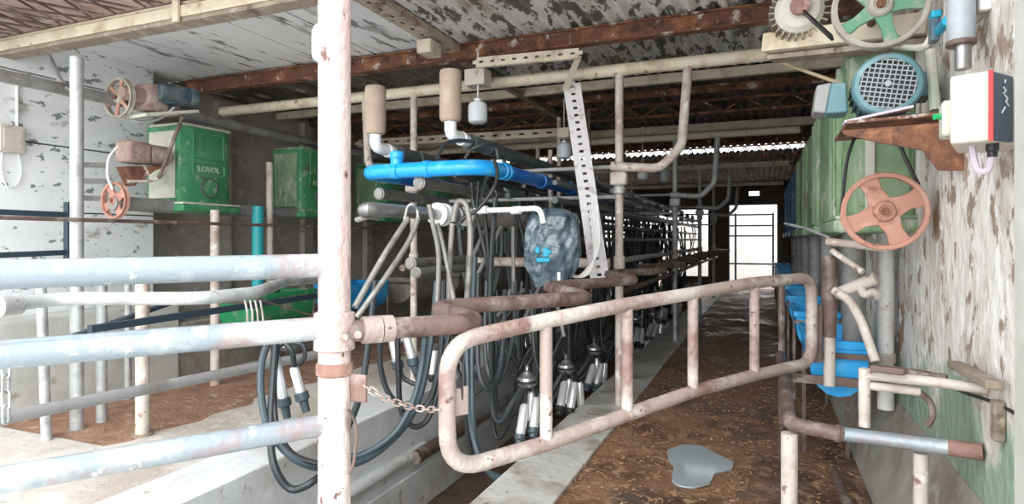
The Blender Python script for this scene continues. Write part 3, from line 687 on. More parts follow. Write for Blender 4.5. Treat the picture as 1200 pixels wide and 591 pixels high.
M().lathe([(.07,0),(.10,.02),(.10,.22),(.07,.25)], c3+V((0,.04,0)), (0,1,0), 18).build('motor_drum', m_dirtmot, t)
M().prism([P(148,195,X=-5.35), P(196,194,X=-5.3), P(182,200,X=-5.3), P(158,218,X=-5.35)], (-.14,0,0)).build('bracket', m_rust, t)
M().tube(spline([P(138,172,X=-5.4), P(128,185,X=-5.4), P(126,205,X=-5.4), P(132,222,X=-5.4)]), .012, 8).build('cable', m_cable, t)
M().tube(spline([P(150,213,X=-5.35), P(178,212,X=-5.3), P(190,205,X=-5.25), P(195,196,X=-5.25)]), .016, 8).build('bent_pipe', m_pipe, t)
tag(M().tube(spline([P(208,124,X=-5.12), P(213,138,X=-5.1), P(203,165,X=-5.1), P(192,195,X=-5.15), P(186,208,X=-5.25)]), .017, 8).build('motor_cable', m_brown), 'brown flexible cable looping from the blue motor beside the green hopper', 'cable')

# plank-wall fittings
q = P(12,163,X=WL+.04)
t = thing('switch_box', 'pale electrical box on the white planks with a looped cable', 'box', q)
M().box(q, (.08,.20,.24)).build('case', m_boxw, t, bevel=.01)
M().box(q+V((.042,0,0)), (.008,.15,.18)).build('cover', m_boxw, t, bevel=.004)
M().rod(P(20,100,X=WL+.02), P(20,150,X=WL+.02), .014, 8).build('conduit', m_whitepvc, t)
M().tube(spline([P(3,176,X=WL+.02), P(2,200,X=WL+.02), P(8,218,X=WL+.02), P(20,216,X=WL+.02), P(25,200,X=WL+.02), P(21,176,X=WL+.02)]), .007, 6).build('cable', m_cable, t)
tag(M().tube(spline([P(55,62,X=-6.0), P(62,75,X=-6.0), P(70,93,X=-5.6), P(78,105,X=-5.45)]), .022, 8).build('brace', m_galv), 'short bent grey brace from the roof to the upper feed pipe', 'brace')
t = thing('wall_shadow_bars', 'three dark flat bars built as louvre shadows between grey post and pinkish pulley', 'shadow', P(95,215,X=-5.7))
for y in (193,212,232): M().bar(P(90,y,X=-5.8), P(126,y+1,X=-5.8), .02, .05).build('shadow_bar', m_galv, t)  # flat bars built in place of louvre shadows on the planks
t = thing('side_gate', 'dark blue steel gate against the white planks', 'gate', P(80,330,X=-5.6))
for y0, y1 in ((247,252),(301,296)): M().bar(P(-40,y0,X=-5.6), P(80,y1,X=-5.6), .03, .045).build('rail', m_darksteel, t)
M().bar(P(79,237,X=-5.6), P(79,330,X=-5.6), .03, .06).build('upright', m_darksteel, t)
# tall post and stall posts on the platform side
def spost(label, px, py, top, r=.045, mat=m_galv):
    b = P(px, py, Z=0)
    t = thing('stall_post', label, 'post', b, 'posts standing on the platform')
    M().tube([b, V((b.x,b.y,top))], r, 14).build('pipe', mat, t)
    M().tube([b, V((b.x,b.y,.015))], r*1.5, 14).build('base_plate', m_wood, t)
    return b
b = spost('tall grey post rising to the eave in front of the white planks', 90, 505, 2.93, .047)
spost('short grey post standing just behind the tall grey post', 119, 497, 1.28, .04)
spost('stout whitish post nearest the pit, ahead of the grey posts', 167, 510, 1.28, .05, m_pipe)
spost('cream post standing below the first deep green hopper', 252, 455, 1.80, .045, m_pipe)
spost('thin cream post beyond the second deep green hopper', 316, 432, 2.4, .04, m_pipe)
spost('slim grey post behind the stout whitish post', 150, 470, 1.3, .03)
q = P(55,392,d=4.6)
tag(M().tube([q+V((0,0,-.66-.2)), P(48,335,d=4.6)], .035, 12).build('stall_post', m_galv), 'leaning grey post between the two silvery rails near the low wall', 'post')
t = thing('zigzag_rail', 'silvery bent pipe rail along the platform edge with a clamped end', 'rail', P(5,358,d=2.7))
pl = [P(-90,372,d=2.5), P(5,358,d=2.75), P(70,350,d=3.0), P(235,350,d=3.0), P(300,343,d=3.3), P(335,330,d=4.1), P(384,326,d=4.8)]
M().tube(fillet(pl, .2), .033, 14).build('pipe', m_galv, t)
M().lathe([(.035,-.05),(.048,-.045),(.048,.045),(.035,.05)], P(10,358,d=2.76), axis=P(70,350,d=3.0)-P(5,358,d=2.75), n=16).build('clamp', m_galv, t)
zr = [V((-3.3,5.2,1.22))]; y = 5.9; s = 1
while y < 18: zr.append(V((-3.45 if s > 0 else -3.1, y, 1.22))); y += .72; s = -s
tag(M().tube(fillet(zr, .12), .033, 10).build('zigzag_rail', m_brown), 'dark zigzag pipe rail above the platform curb beyond the pit hoses', 'rail')
tag(M().tube([P(-60,505,d=3.1), P(20,487,d=3.4), P(375,415,d=5.1)], .036, 14).build('low_rail', m_greyp), 'grey low rail slanting along the platform behind the silvery fence', 'rail')
t = thing('angle_brace', 'dark angle irons crossing behind the middle silvery rail', 'brace', P(100,392,d=4.4))
M().bar(P(88,394,d=4.2), P(215,350,d=5.4), .05, .03).build('bar', m_darksteel, t)
M().bar(P(105,386,d=4.2), P(384,345,d=6.6), .05, .05).build('bar', m_darksteel, t)
M().bar(P(300,350,d=5.4), P(372,372,d=6.0), .012, .012).build('wire', m_brown, t)
ch = P(7,440,d=3.0)
t = thing('hanging_chain', 'short grey chain hanging before the pale low wall', 'chain', ch)
for i in range(4):
    a = P(7,432+18*i,d=3.0); nn = V((CS,SN,0)) if i % 2 == 0 else V((-SN,CS,0)); h = .018
    M().tube(closed_fillet([a+nn*h+V((0,0,.045)), a+nn*h-V((0,0,.045)), a-nn*h-V((0,0,.045)), a-nn*h+V((0,0,.045))], .02, 4), .007, 6, closed=True).build('link', m_galv, t)
t = thing('hanging_tubes', 'clear plastic tubes hanging with a blue clip below the bent pipe', 'tube', P(297,385,d=4.2))
for i in range(4):
    M().tube(spline([P(287+6*i,352,d=4.0), P(290+6*i,370,d=4.0), P(288+7*i,392,d=4.0)]), .007, 6).build('tube', m_tube, t)
M().box(P(303,388,d=3.98), (.07,.03,.06)).build('clip', m_blue, t, bevel=.006)

# ================================================================== ROOF PIPE, STALL FRAMES
RP = 5.4
ra, rb = P(265,130,Y=RP), P(905,64,Y=RP)
RZ = (ra.z+rb.z)/2
tag(M().tube([(-5.9,RP,RZ), (.45,RP,RZ)], .055, 16).build('roof_pipe', m_cream), 'cream rusty pipe spanning below the roof above the pit', 'pipe')
for k, y in enumerate((9.1,12.8,16.5)):
    z = [2.98,2.95,2.9][k]
    tag(M().tube([(-5.9,y,z), (.45,y,z)], .05, 12).build('roof_pipe', m_cream), 'pipe spanning below the roof at the %s curved stall arm' % ORD[k+1], 'pipe')
def stall_frame(y, k, x=-1.185, mirror=1, side='lane curb'):
    t = thing('stall_post', 'stall post with a curved arm on the %s, %s from the near end' % (side, ORD[k]), 'post', (x,y,.03), 'stall posts with curved arms')
    M().tube([(x,y,.03), (x,y,RZ-.02)], .036, 14).build('post', m_pipe if k == 0 else m_galv, t)
    cz = 2.08
    M().box((x,y,cz-.04), (.15,.12,.12)).build('clamp', m_pipe if k == 0 else m_galv, t, bevel=.02)
    M().lathe([(.037,-.06),(.055,-.05),(.055,.0),(.037,.02)], (x,y,cz-.12), n=16).build('collar', m_galv, t)
    e = mirror
    M().tube(fillet([(x-.06*e,y-.05,cz+.07), (x+.14*e,y-.05,cz+.05), (x+.36*e,y-.04,cz+.03), (x+.54*e,y-.02,cz+.22), (x+.59*e,y,RZ-.03)], .16), .040, 14).build('curved_arm', m_pipe if k == 0 else m_galv, t)
    M().lathe([(.036,-.06),(.05,-.055),(.05,.055),(.036,.06)], (x,y,1.30), n=16).build('lower_collar', m_pipe, t)
    return t
for k, y in enumerate((5.4,9.1,12.8,16.5)): stall_frame(y, k)
for k, y in enumerate((5.4,9.1,12.8,16.5)): stall_frame(y, k, -3.29, -1, 'platform curb')
m = M().tube([(-2.55,RP-.05,1.29), (-1.26,RP-.05,1.29)], .045, 14)
tag(m.build('crossbar', m_pipe), 'white crossbar pipe passing behind the wrapped grey bag', 'pipe')
tag(M().tube([(-1.2,5.45,1.31), (-1.22,12.7,1.31)], .028, 10).build('side_rail', m_galv), 'thin grey rail joining the stall posts above the lane curb', 'rail')
tag(M().tube([(-1.2,5.45,1.02), (-1.22,18.2,1.02)], .028, 10).build('side_rail', m_brown), 'thin brown rail joining the stall posts low above the lane curb', 'rail')

for k, y in enumerate((5.4,9.1,12.8,16.5)):
    for z, w_ in ((1.885,'lower'),(2.155,'upper')):
        tag(M().rod((-3.25,y+.06,z), (-1.2,y+.06,z), .018, 8).build('cross_rod', m_galv), '%s thin rod crossing the rack between the %s pair of stall posts' % (w_, ORD[k]), 'rod')
# ================================================================== MILK LINES
BZ = P(570,195,X=-1.9).z
bl = [V((-1.92,14,BZ)), V((-1.92,4.14,BZ)), V((-2.96,4.14,BZ)), V((-2.96,14,BZ))]
t = thing('vacuum_line', 'bright blue looped pipe ending in a rounded bend over the pit', 'pipe', (-1.92,4.14,BZ))
M().tube([(-1.92,14,BZ), (-1.92,4.55,BZ)], .058, 18).build('run', m_blue, t)
M().tube(fillet([(-1.92,4.6,BZ), (-1.92,4.14,BZ), (-2.42,4.14,BZ)], .3, 10), .060, 18).build('bend', m_bluel, t)
M().tube([(-2.40,4.14,BZ), (-2.70,4.14,BZ)], .060, 18).build('header', m_bluel, t)
M().tube(fillet([(-2.68,4.14,BZ), (-2.98,4.14,BZ), (-2.98,4.6,BZ)], .26, 10), .060, 18).build('bend', m_bluel, t)
M().tube([(-2.98,4.55,BZ), (-2.98,14,BZ)], .058, 18).build('return_run', m_blue, t)
for p, ax in (((-1.92,4.56,BZ),(0,1,0)), ((-1.92,4.48,BZ),(0,1,0)), ((-2.40,4.14,BZ),(1,0,0)), ((-2.68,4.14,BZ),(1,0,0)), ((-1.92,5.4,BZ),(0,1,0)), ((-1.92,6.3,BZ),(0,1,0))):
    M().lathe([(.060,-.03),(.068,-.025),(.068,.025),(.060,.03)], p, ax, 18).build('socket', m_bluel if p[1] < 5 else m_blue, t)
tp = P(465,190,Y=4.14)
M().tube([(tp.x,4.14,BZ), (tp.x,4.14,BZ+.15)], [.05,.05], 16).lathe([(.05,0),(.056,.01),(.056,.05),(.05,.06)], (tp.x,4.14,BZ+.09), n=16).build('tee', m_bluel, t)
# air filters on black lines
for k, (px, py, y0, label) in enumerate([(528,157,83,'taller dusty brown filter canister on a white elbow'), (440,172,102,'lower dusty brown filter canister nearer the pink post')]):
    b = P(px, py, Y=4.14); rz = b.z
    top = P(px, y0, Y=4.14).z; bot = P(px, py-17, Y=4.14).z
    t = thing('air_filter', label, 'filter', b, 'filter canisters over the blue loop')
    M().lathe([(.05,bot-.02),(.07,bot-.015),(.082,bot+.005),(.084,bot+.02),(.084,top-.02),(.078,top),(.0,top)], (b.x,b.y,0), n=28).build('canister', m_filter, t)
    M().tube(fillet([(b.x,b.y,bot-.01), (b.x,b.y,rz), (b.x+.02,b.y+.24,rz-.02)], .10, 8), .047, 18).build('elbow', m_whitepvc, t)
    M().lathe([(.047,0),(.055,.005),(.055,.05),(.047,.055)], (b.x+.012,b.y+.14,rz-.012), axis=(.05,1,-.05), n=18).build('elbow_socket', m_whitepvc, t)
    m = M().tube([(b.x+.02,b.y+.22,rz-.02), (b.x+.03,b.y+14,rz-.03)], .060, 16)
    for yy in (.3,.62,1.6,3.0,5): m.lathe([(.06,-.02),(.067,-.015),(.067,.015),(.06,.02)], (b.x+.02,b.y+yy,rz-.022), (0,1,0), 14)
    tag(m.build('pulse_line', m_blackpipe), 'black pipe running back from the %s filter canister' % ('taller' if k == 0 else 'lower'), 'pipe')
# steel milk lines with capped ends
def line(label, px, py, X, r, mat, y1=17, rings=(.0,1.4,3.0,5), name='milk_line'):
    a = P(px, py, X=X)
    t = thing(name, label, 'pipe', a, None)
    M().tube([a, V((a.x,y1,a.z))], r, 14).build('run', mat, t)
    for yy in rings: M().lathe([(r,-.02),(r*1.25,-.015),(r*1.25,.015),(r,.02)], a+V((0,.03+yy,0)), (0,1,0), 16).build('clamp', m_rodm, t)
    return a
line('steel milk line with a capped end just below the blue loop', 490, 214, -2.50, .044, m_rodm)
line('steel milk line with a capped end under the blue bend', 443, 227, -2.95, .042, m_rodm)
line('grey steel pipe at hip height inside the pit rack', 480, 309, -2.62, .042, m_rodm)
line('second grey steel pipe slightly lower inside the pit rack', 486, 320, -2.42, .035, m_rodm)
for i, (x, z, r, lb) in enumerate([(-1.62,1.98,.022,'thin black line highest on the lane side of the rack'), (-1.66,1.84,.03,'dark pipe above the wrapped bag on the lane side'), (-1.75,1.66,.022,'dark pipe level with the wrapped bag on the lane side'),
                                    (-2.75,2.12,.022,'thin black line beneath the black pulse pipes'), (-2.25,1.92,.028,'dark pipe in the middle of the rack top'), (-1.62,1.50,.025,'dark pipe along the lane side of the rack waist'), (-2.85,1.62,.025,'dark pipe along the platform side of the rack')]):
    tag(M().tube([(x,4.9+.12*i,z), (x,18,z)], r, 10).build('rack_pipe', m_blackpipe), lb, 'pipe')
# chrome wash line with flange and black jacket
wz = P(470,248,X=-2.2).z
y0, y1, y2, y3 = P(436,250,X=-2.2).y, P(512,250,X=-2.2).y, P(545,250,X=-2.2).y, P(622,250,X=-2.2).y
t = thing('wash_line', 'chrome pipe with white flanges and a black jacketed run', 'pipe', (-2.2,y0,wz))
M().tube(spline([(-2.27,y0+.16,wz-.02),(-2.29,y0+.06,wz-.01),(-2.24,y0,wz),(-2.2,y0+.08,wz),(-2.2,y1+.02,wz)], 6), .043, 16).build('chrome_pipe', m_steel, t)
m = M()
for yy in (y1+.02, y1+.10): m.lathe([(.05,-.02),(.085,-.02),(.085,.02),(.05,.02)], (-2.2,yy,wz), (0,1,0), 24)
m.build('flange', m_whitepvc, t)
M().lathe([(.05,0),(.066,.01),(.066,.13),(.078,.14),(.078,.18),(.05,.19)], (-2.2,y1+.13,wz), (0,1,0), 24).build('coupling', m_steel, t)
M().tube([(-2.2,y2,wz), (-2.2,y3,wz)], .078, 20).build('jacket', m_jacket, t)
M().tube([(-2.2,y3,wz), (-2.2,17,wz)], .05, 12).build('run', m_blackpipe, t)
M().tube([P(418,258,d=3.9), P(432,254,d=3.85)], .018, 8).build('spigot', m_steel, t)
# jetter hook + rods hung from it
t = thing('hanger_rods', 'slanting galvanised rods hooked over the chrome pipe', 'rod', (-2.2,3.6,wz))
def rodpx(pts, r, name='rod', mat=m_rodm): return M().tube(spline([P(x,y,d=d) for x, y, d in pts], 6), r*.85, 10).build(name, mat, t)
rodpx([(478,256,3.85),(450,300,3.7),(416,360,3.5)], .022)
rodpx([(490,256,3.9),(478,285,3.8),(452,325,3.6),(418,372,3.5)], .020)
rodpx([(474,258,3.9),(478,243,3.9),(484,240,3.9),(489,246,3.92),(490,258,3.92)], .014, 'hook', m_steel)
rodpx([(503,240,4.1),(507,262,4.1),(514,300,4.1),(512,365,4.1)], .020)
rodpx([(513,262,4.15),(524,310,4.1),(532,352,4.0)], .018)
rodpx([(530,262,4.2),(527,310,4.2),(526,358,4.2)], .022)
rodpx([(531,260,4.2),(535,240,4.2),(541,236,4.2),(547,243,4.2),(551,270,4.2),(550,310,4.2),(547,355,4.2)], .024, 'hooked_rod')
# rods under the jacket
t = thing('support_struts', 'grey struts slanting below the black jacketed pipe', 'strut', (-2.2,5.2,1.3))
for a, b in (((570,266),(552,306)), ((587,266),(556,330)), ((601,266),(602,345)), ((598,340),(584,400)), ((640,320),(612,380)), ((648,332),(661,395)), ((575,330),(566,400)), ((614,340),(583,370))):
    M().rod(P(*a,d=5.2), P(*b,d=5.0), .017, 8).build('strut', m_rodm, t)
# upright hangers from roof pipes
for k, (px, y, z0, z1, lb) in enumerate([(645,6.5,1.55,2.5,'white upright hanger rod crossing behind the blue pipe'), (655,7.2,1.9,3.0,'thin white rod beneath the second hanging lamp'), (690,7.4,2.0,3.1,'thin dark rod standing beside the inclined white tray')]):
    q = P(px, 200, Y=y); tag(M().tube([(q.x,y,z0),(q.x,y,z1)], .026, 10).build('hanger_rod', m_pipe if k < 2 else m_brown), lb, 'rod')
# PVC elbow to bag
t = thing('pvc_pipe', 'white pipe with two couplers bending down into the grey bag', 'pipe', P(555,246,d=4.7))
M().tube(fillet([P(556,247,d=4.75), P(600,246,d=4.6), P(633,244,d=4.46), P(637,262,d=4.44)], .10), .021, 14).build('pipe', m_whitepvc, t)
for x in (566,605): M().tube([P(x-5,247,d=4.75-.0032*(x-556)), P(x+5,246,d=4.71-.0032*(x-556))], .030, 14).build('coupler', m_whitepvc, t)
# bag
bc = P(647,290,d=4.62)
def bagmesh():
    m = M(); n = 150; rows = 90
    for i in range(rows+1):
        v = i/rows; z = .5 - v
        prof = [(0,.02),(.015,.45),(.05,.70),(.12,.88),(.25,.97),(.45,1.03),(.62,1.0),(.76,.88),(.88,.72),(.96,.62),(1,.60)]
        for (a, ra_), (b, rb_) in zip(prof, prof[1:]):
            if a <= v <= b: w = ra_ + (rb_-ra_)*(v-a)/(b-a); break
        for j in range(n):
            a = 2*math.pi*j/n
            fold = 1 + .035*math.sin(9*a+6*v) + .05*v*math.sin(14*a-9*v+1.3) + .03*math.sin(5*a + 14*v) + .012*math.sin(23*a+30*v)
            nz = noise.ridged_multi_fractal(V((math.cos(a)*1.5, math.sin(a)*1.5, z*4.5)), 1.0, 2.1, 4, 1.0, 2.0)
            ex = .205*w*fold*(1 + .055*(nz-1.1)); sx = math.copysign(abs(math.cos(a))**.75, math.cos(a)); sy = math.copysign(abs(math.sin(a))**.75, math.sin(a))
            m.v.append(bc + V((ex*sx*CS - ex*.75*sy*SN + .02*(z), ex*sx*SN + ex*.75*sy*CS, z*.575 + .012*math.sin(3*a))))
    m.f = [(i*n+j, i*n+(j+1) % n, (i+1)*n+(j+1) % n, (i+1)*n+j) for i in range(rows) for j in range(n)]
    m.f += [tuple(range(n)), tuple(range(rows*n, rows*n+n))]
    return m
t = thing('wrapped_control_unit', 'unit wrapped in a crinkled grey plastic bag above the zigzag rail', 'bag', bc - V((0,0,.285)))
bagmesh().build('plastic_bag', m_bag, t, angle=180)
fwd = V((-SN,CS,0)); rt = V((CS,SN,0))
def on_bag(u, z): return bc + rt*u - fwd*.158 + V((0,0,z))
for u, z, w, h in ((-.115,-.02,.035,.05), (-.055,-.035,.045,.07), (-.075,-.09,.10,.035), (-.03,-.035,.03,.03)):
    m = M(); c = on_bag(u, z) + fwd*(abs(u)*.10); m.bar(c-rt*w/2, c+rt*w/2, .035, h); m.build('blue_fitting', m_cyan, t, bevel=.008)
M().tube([on_bag(.04,-.18), on_bag(.04,-.25)], .012, 8).build('valve_stem', m_whitepvc, t)
# inclined slotted tray, cables
def slotted(name, mat, parent, p0, p1, w, n, face, flange=.03):
    p0, p1 = V(p0), V(p1); tt = (p1-p0).normalized(); fc = V(face); fc = (fc-tt*fc.dot(tt)).normalized(); wd = tt.cross(fc).normalized()
    m = M(); L = (p1-p0).length
    for e in (-1, 1):
        m.bar(p0+wd*e*w*.31, p1+wd*e*w*.31, w*.38, .005, up=fc)
        m.bar(p0+wd*e*w*.5-fc*flange/2, p1+wd*e*w*.5-fc*flange/2, .005, flange, up=fc)
    for i in range(n+1):
        c = p0.lerp(p1, i/n); h = L/n*.32; m.bar(c-tt*h, c+tt*h, w*.4, .0045, up=fc)
    return m.build(name, mat, parent)
ta, tb = P(670,98,Y=5.32), P(703,327,Y=5.0)
t = thing('cable_tray', 'inclined white slotted cable tray leaning down from the roof pipe', 'tray', tb)
slotted('channel', m_tray, t, ta, tb, .15, 26, (-fwd).to_tuple())
t = thing('white_cables', 'bundle of white cables looping from the tray to the bag', 'cable', P(690,320,d=4.8))
for i in range(4):
    M().tube(spline([P(691+3*i,240,d=5.02), P(696+2*i,290,d=4.85), P(690-2*i+3,316,d=4.75), P(680-2*i,325,d=4.7), P(664,318-i,d=4.66)]), .009, 6).build('cable', m_cable, t)
# lamps
def lamp(label, px, py, d, r, hh, topz):
    c = P(px, py, d=d)
    t = thing('hanging_lamp', label, 'lamp', c, 'white lamps hanging under the roof')
    M().lathe([(.0,-hh),(r*.7,-hh),(r*.95,-hh*.85),(r,-hh*.5),(r,hh*.55),(r*.85,hh*.85),(r*.45,hh),(0,hh)], c, n=24).build('globe', m_bulb, t)
    M().lathe([(r*.4,hh*.98),(r*.4,hh*1.25),(0.01,hh*1.3)], c, n=14).build('cap', m_whitepvc, t)
    M().rod(c+V((0,0,hh*1.2)), V((c.x,c.y,topz)), .007, 6).build('cord', m_cable, t)
lamp('white hanging lamp beside the taller brown filter canister', 560, 132, 5.6, .088, .10, RZ+.2)
lamp('white hanging lamp seen above the blue pipe further back', 661, 177, 7.4, .085, .095, 3.2)
lamp('white hanging lamp far back beside the first curved stall arm', 753, 203, 9.2, .075, .10, 3.2)
lamp('white hanging lamp peeping out behind the pink post', 384, 51, 4.2, .105, .13, ROOF)
lamp('small white hanging lamp farthest back over the pit', 779, 207, 11.5, .08, .10, 3.2)
q = P(560,92,Y=5.1)
t = thing('junction_box', 'cream junction box under the roof above the nearest free lamp', 'box', q)
M().box(q, (.20,.16,.15)).build('case', m_boxw, t, bevel=.008)
M().box(q+V((0,-.082,.02)), (.18,.008,.07)).build('cover', m_boxw, t, bevel=.003)
q = P(661,156,d=7.4); tag(M().box(q, (.15,.1,.12)).build('junction_box', m_cream, bevel=.008), 'small cream box on top of the further hanging lamp', 'box')
t = thing('slotted_angle', 'cream slotted steel strip fixed across under the roof sheets', 'strip', P(557,72,Y=5.0))
slotted('strip', m_cream, t, P(558,73,Y=4.95), P(678,62,Y=4.95), .085, 9, (0,-1,.15))
M().bar(P(678,66,Y=4.98), P(662,106,Y=5.3), .05, .02).build('drop_strap', m_cream, t)
t = thing('slotted_angle', 'white slotted strip crossing far behind the black pulse pipes', 'strip', P(520,165,Y=8.0))
slotted('strip', m_cream, t, P(420,168,Y=7.9), P(652,155,Y=7.9), .11, 16, (0,-1,.1))
t = thing('ceiling_tray', 'rusty perforated tray running back along the white roof sheets', 'tray', (-2.72,3.3,ROOF-.06))
slotted('channel', m_ptray, t, (-2.72,3.3,ROOF-.09), (-2.72,5.15,ROOF-.09), .17, 12, (0,0,-1), .06)
m = M().bar((-2.72,5.25,ROOF-.1), (-2.72,12.9,ROOF-.1), .1, .06); tag(m.build('ceiling_batten', m_wood), 'brown batten continuing the perforated tray beneath the roof', 'batten')
m = M().box(P(503,57,X=-2.72), (.14,.2,.12)); tag(m.build('junction_box', m_cream, bevel=.01), 'pale box fixed on the rusty perforated ceiling tray', 'box')

# ================================================================== MILKING CLUSTERS
def cluster(variant):
    """hangs with its claw at the origin; tubes climb toward -x (pit middle)"""
    rnd = random.Random(variant*13+5)
    t = thing('milking_cluster', 'x', 'milking cluster', (0,0,0), 'milking clusters hanging in the pit')
    M().lathe([(0,-.05),(.05,-.048),(.075,-.02),(.08,.0),(.07,.03),(.045,.045),(.03,.07),(0,.075)], (0,0,0), n=20).build('claw', m_steel, t)
    M().ring((0,0,-.0), (0,0,1), .079, .010, 20, 6).build('claw_seal', m_black, t)
    M().tube(spline([(0,0,.07),(-.01,.03,.11),(-.02,.07,.09)]), .012, 6).build('claw_hook', m_steel, t)
    for i in range(4):
        ay = (-.12,-.04,.05,.13)[i] + rnd.uniform(-.012,.012); ax = (.03,.09,.02,.08)[i]
        tilt = V((rnd.uniform(-.22,.10), -.62+.22*i+rnd.uniform(-.14,.14), -1)).normalized()
        p = V((ax, ay, -.08-rnd.uniform(0,.07))); L = .235
        c = M().tube([p, p+tilt*.02, p+tilt*L, p+tilt*(L+.01)], [.024,.036,.036,.028], 14).build('teat_cup', m_chrome, t)
        e = p+tilt*L
        M().lathe([(.03,-.02),(.041,-.015),(.041,.02),(.030,.03),(.026,.055)], e, tilt, 14).build('liner', m_black if variant % 2 else m_hoseg, c)
        M().tube(spline([V((0,0,-.02)), p*.6+V((0,0,.02)), p+tilt*.01]), .013, 8).build('short_tube', m_black, t)
    for i in range(3):
        dy = rnd.uniform(-.10,.10); dz = rnd.uniform(.25,.45)
        M().tube(spline([V((-.02,.02*i,-.02)), V((-.08,dy,-.15-.05*i)), V((-.16-.03*i,dy*1.4,-dz)), V((-.24-.02*i,dy,-dz+.10)), V((-.27,dy*.6,.25)), V((-.30-.03*i,.05*i,.8)), V((-.26-.12*i,.04*i,1.40))]), .0165 if i else .021, 8).build('hose', m_hose if i != 1 else m_black, t)
    M().tube(spline([V((0,0,.06)), V((-.05,.05,.16)), V((-.12,.12,.05)), V((-.16,.16,-.15)), V((-.10,.20,-.22)), V((-.03,.16,-.1)), V((-.02,.05,-.02))]), .010, 6).build('pulse_tube', m_black, t)
    return t
protos = [cluster(0), cluster(1), cluster(2)]
ys = [4.35, 5.15, 6.35, 7.5, 8.6, 9.7, 10.8, 11.9, 13.0, 14.1, 15.2, 16.3]
for k, y in enumerate(ys):
    lab = 'milking cluster hanging on the lane side of the pit, %s from the gate' % ORD[k]
    loc = V((-1.66 + (.06 if k % 2 else 0), y, .43 - .05*(k % 3)))
    if k < 3:
        o = protos[k]; o.location = loc; o['label'] = lab
    else:
        dup(protos[k % 3], loc, .25*((k % 5)-2)*.4, lab)
for k, y in enumerate([5.0, 6.1, 7.2, 8.3, 9.4, 10.5, 11.6, 12.7, 13.8, 15.0]):
    lab = 'milking cluster hanging on the platform side of the pit, %s from the gate' % ORD[k]
    dup(protos[(k+1) % 3], V((-2.70, y+.1, .62 - .06*(k % 3))), math.pi + .2*((k % 4)-1.5), lab)
# the cluster behind the fence, hung high near the pit end
t = thing('milking_cluster', 'milking cluster with long dangling hose loops behind the silvery rails', 'milking cluster', P(335,405,d=3.9), 'milking clusters hanging in the pit')
c = P(334,402,d=3.9)
M().lathe([(0,-.05),(.05,-.045),(.075,-.02),(.075,.02),(.04,.05),(0,.055)], c, n=18).build('claw', m_steel, t)
for (a, b) in (((322,416),(333,472)), ((344,430),(354,465))):
    p, q = P(*a,d=3.85), P(*b,d=3.85); e = (q-p).normalized()
    tc_ = M().tube([p, p.lerp(q,.1), p.lerp(q,.85), q], [.022,.031,.031,.026], 14).build('teat_cup', m_chrome, t)
    M().lathe([(.03,-.03),(.043,-.025),(.043,.02),(.028,.03),(.024,.10)], q, e, 14).build('liner', m_hoseg, tc_)
H = lambda *pp: spline([P(x,y,d=d) for x, y, d in pp], 8)
M().tube(H((333,402,3.8),(342,412,3.8),(345,432,3.85)), .018, 8).build('short_tube', m_hose, t)
M().tube(H((331,404,3.8),(322,404,3.8),(321,418,3.85)), .018, 8).build('short_tube', m_hose, t)
M().tube(H((345,402,3.85),(355,405,3.85),(357,418,3.85),(350,428,3.85)), .015, 8).build('short_tube', m_hose, t)
M().tube(H((316,396,3.8),(307,425,3.7),(306,460,3.65),(311,492,3.6),(322,515,3.6),(350,541,3.6),(385,548,3.7),(430,538,3.9),(470,505,4.1),(492,465,4.3),(505,400,4.5),(512,330,4.6)), .022, 10).build('hose', m_hoseg, t)
M().tube(H((323,398,3.8),(320,440,3.7),(317,500,3.6),(321,545,3.5),(340,573,3.5),(366,565,3.5),(388,540,3.7),(420,470,4.0),(432,400,4.2),(440,330,4.4)), .022, 10).build('hose', m_hose, t)
M().tube(H((326,398,3.8),(322,450,3.7),(325,500,3.6),(345,533,3.6),(380,545,3.6)), .014, 8).build('pulse_tube', m_black, t)
# second near cluster seen between post and gate
t = thing('milking_cluster', 'milking cluster with drooping hoses hanging behind the gate chain', 'milking cluster', P(470,405,d=4.4), 'milking clusters hanging in the pit')
M().lathe([(0,-.05),(.05,-.045),(.075,-.02),(.075,.02),(.04,.05),(0,.055)], P(470,395,d=4.4), n=18).build('claw', m_steel, t)
for (a, b) in (((461,405),(466,428)), ((477,398),(484,424))):
    p, q = P(*a,d=4.35), P(*b,d=4.35); e = (q-p).normalized()
    tc_ = M().tube([p-e*.06, p, p.lerp(q,.85), q], [.022,.031,.031,.026], 14).build('teat_cup', m_chrome, t)
    M().lathe([(.03,-.03),(.043,-.025),(.043,.02),(.028,.03),(.024,.08)], q, e, 14).build('liner', m_hoseg, tc_)
M().tube(H((466,432,4.35),(475,445,4.35),(490,450,4.35),(485,432,4.35)), .017, 8).build('short_tube', m_hose, t)
M().tube(H((445,395,4.3),(446,430,4.3),(456,462,4.3),(478,480,4.3),(500,474,4.3),(512,440,4.4),(518,390,4.5),(520,330,4.6)), .020, 8).build('hose', m_hose, t)
M().tube(H((466,395,4.3),(467,440,4.3),(470,480,4.3),(484,500,4.3),(502,490,4.3),(515,450,4.4),(528,380,4.5)), .020, 8).build('hose', m_black, t)
M().tube(H((498,396,4.2),(494,430,4.2),(484,470,4.1),(462,508,4.0),(425,533,3.9),(400,535,3.85)), .021, 8).build('hose', m_hoseg, t)
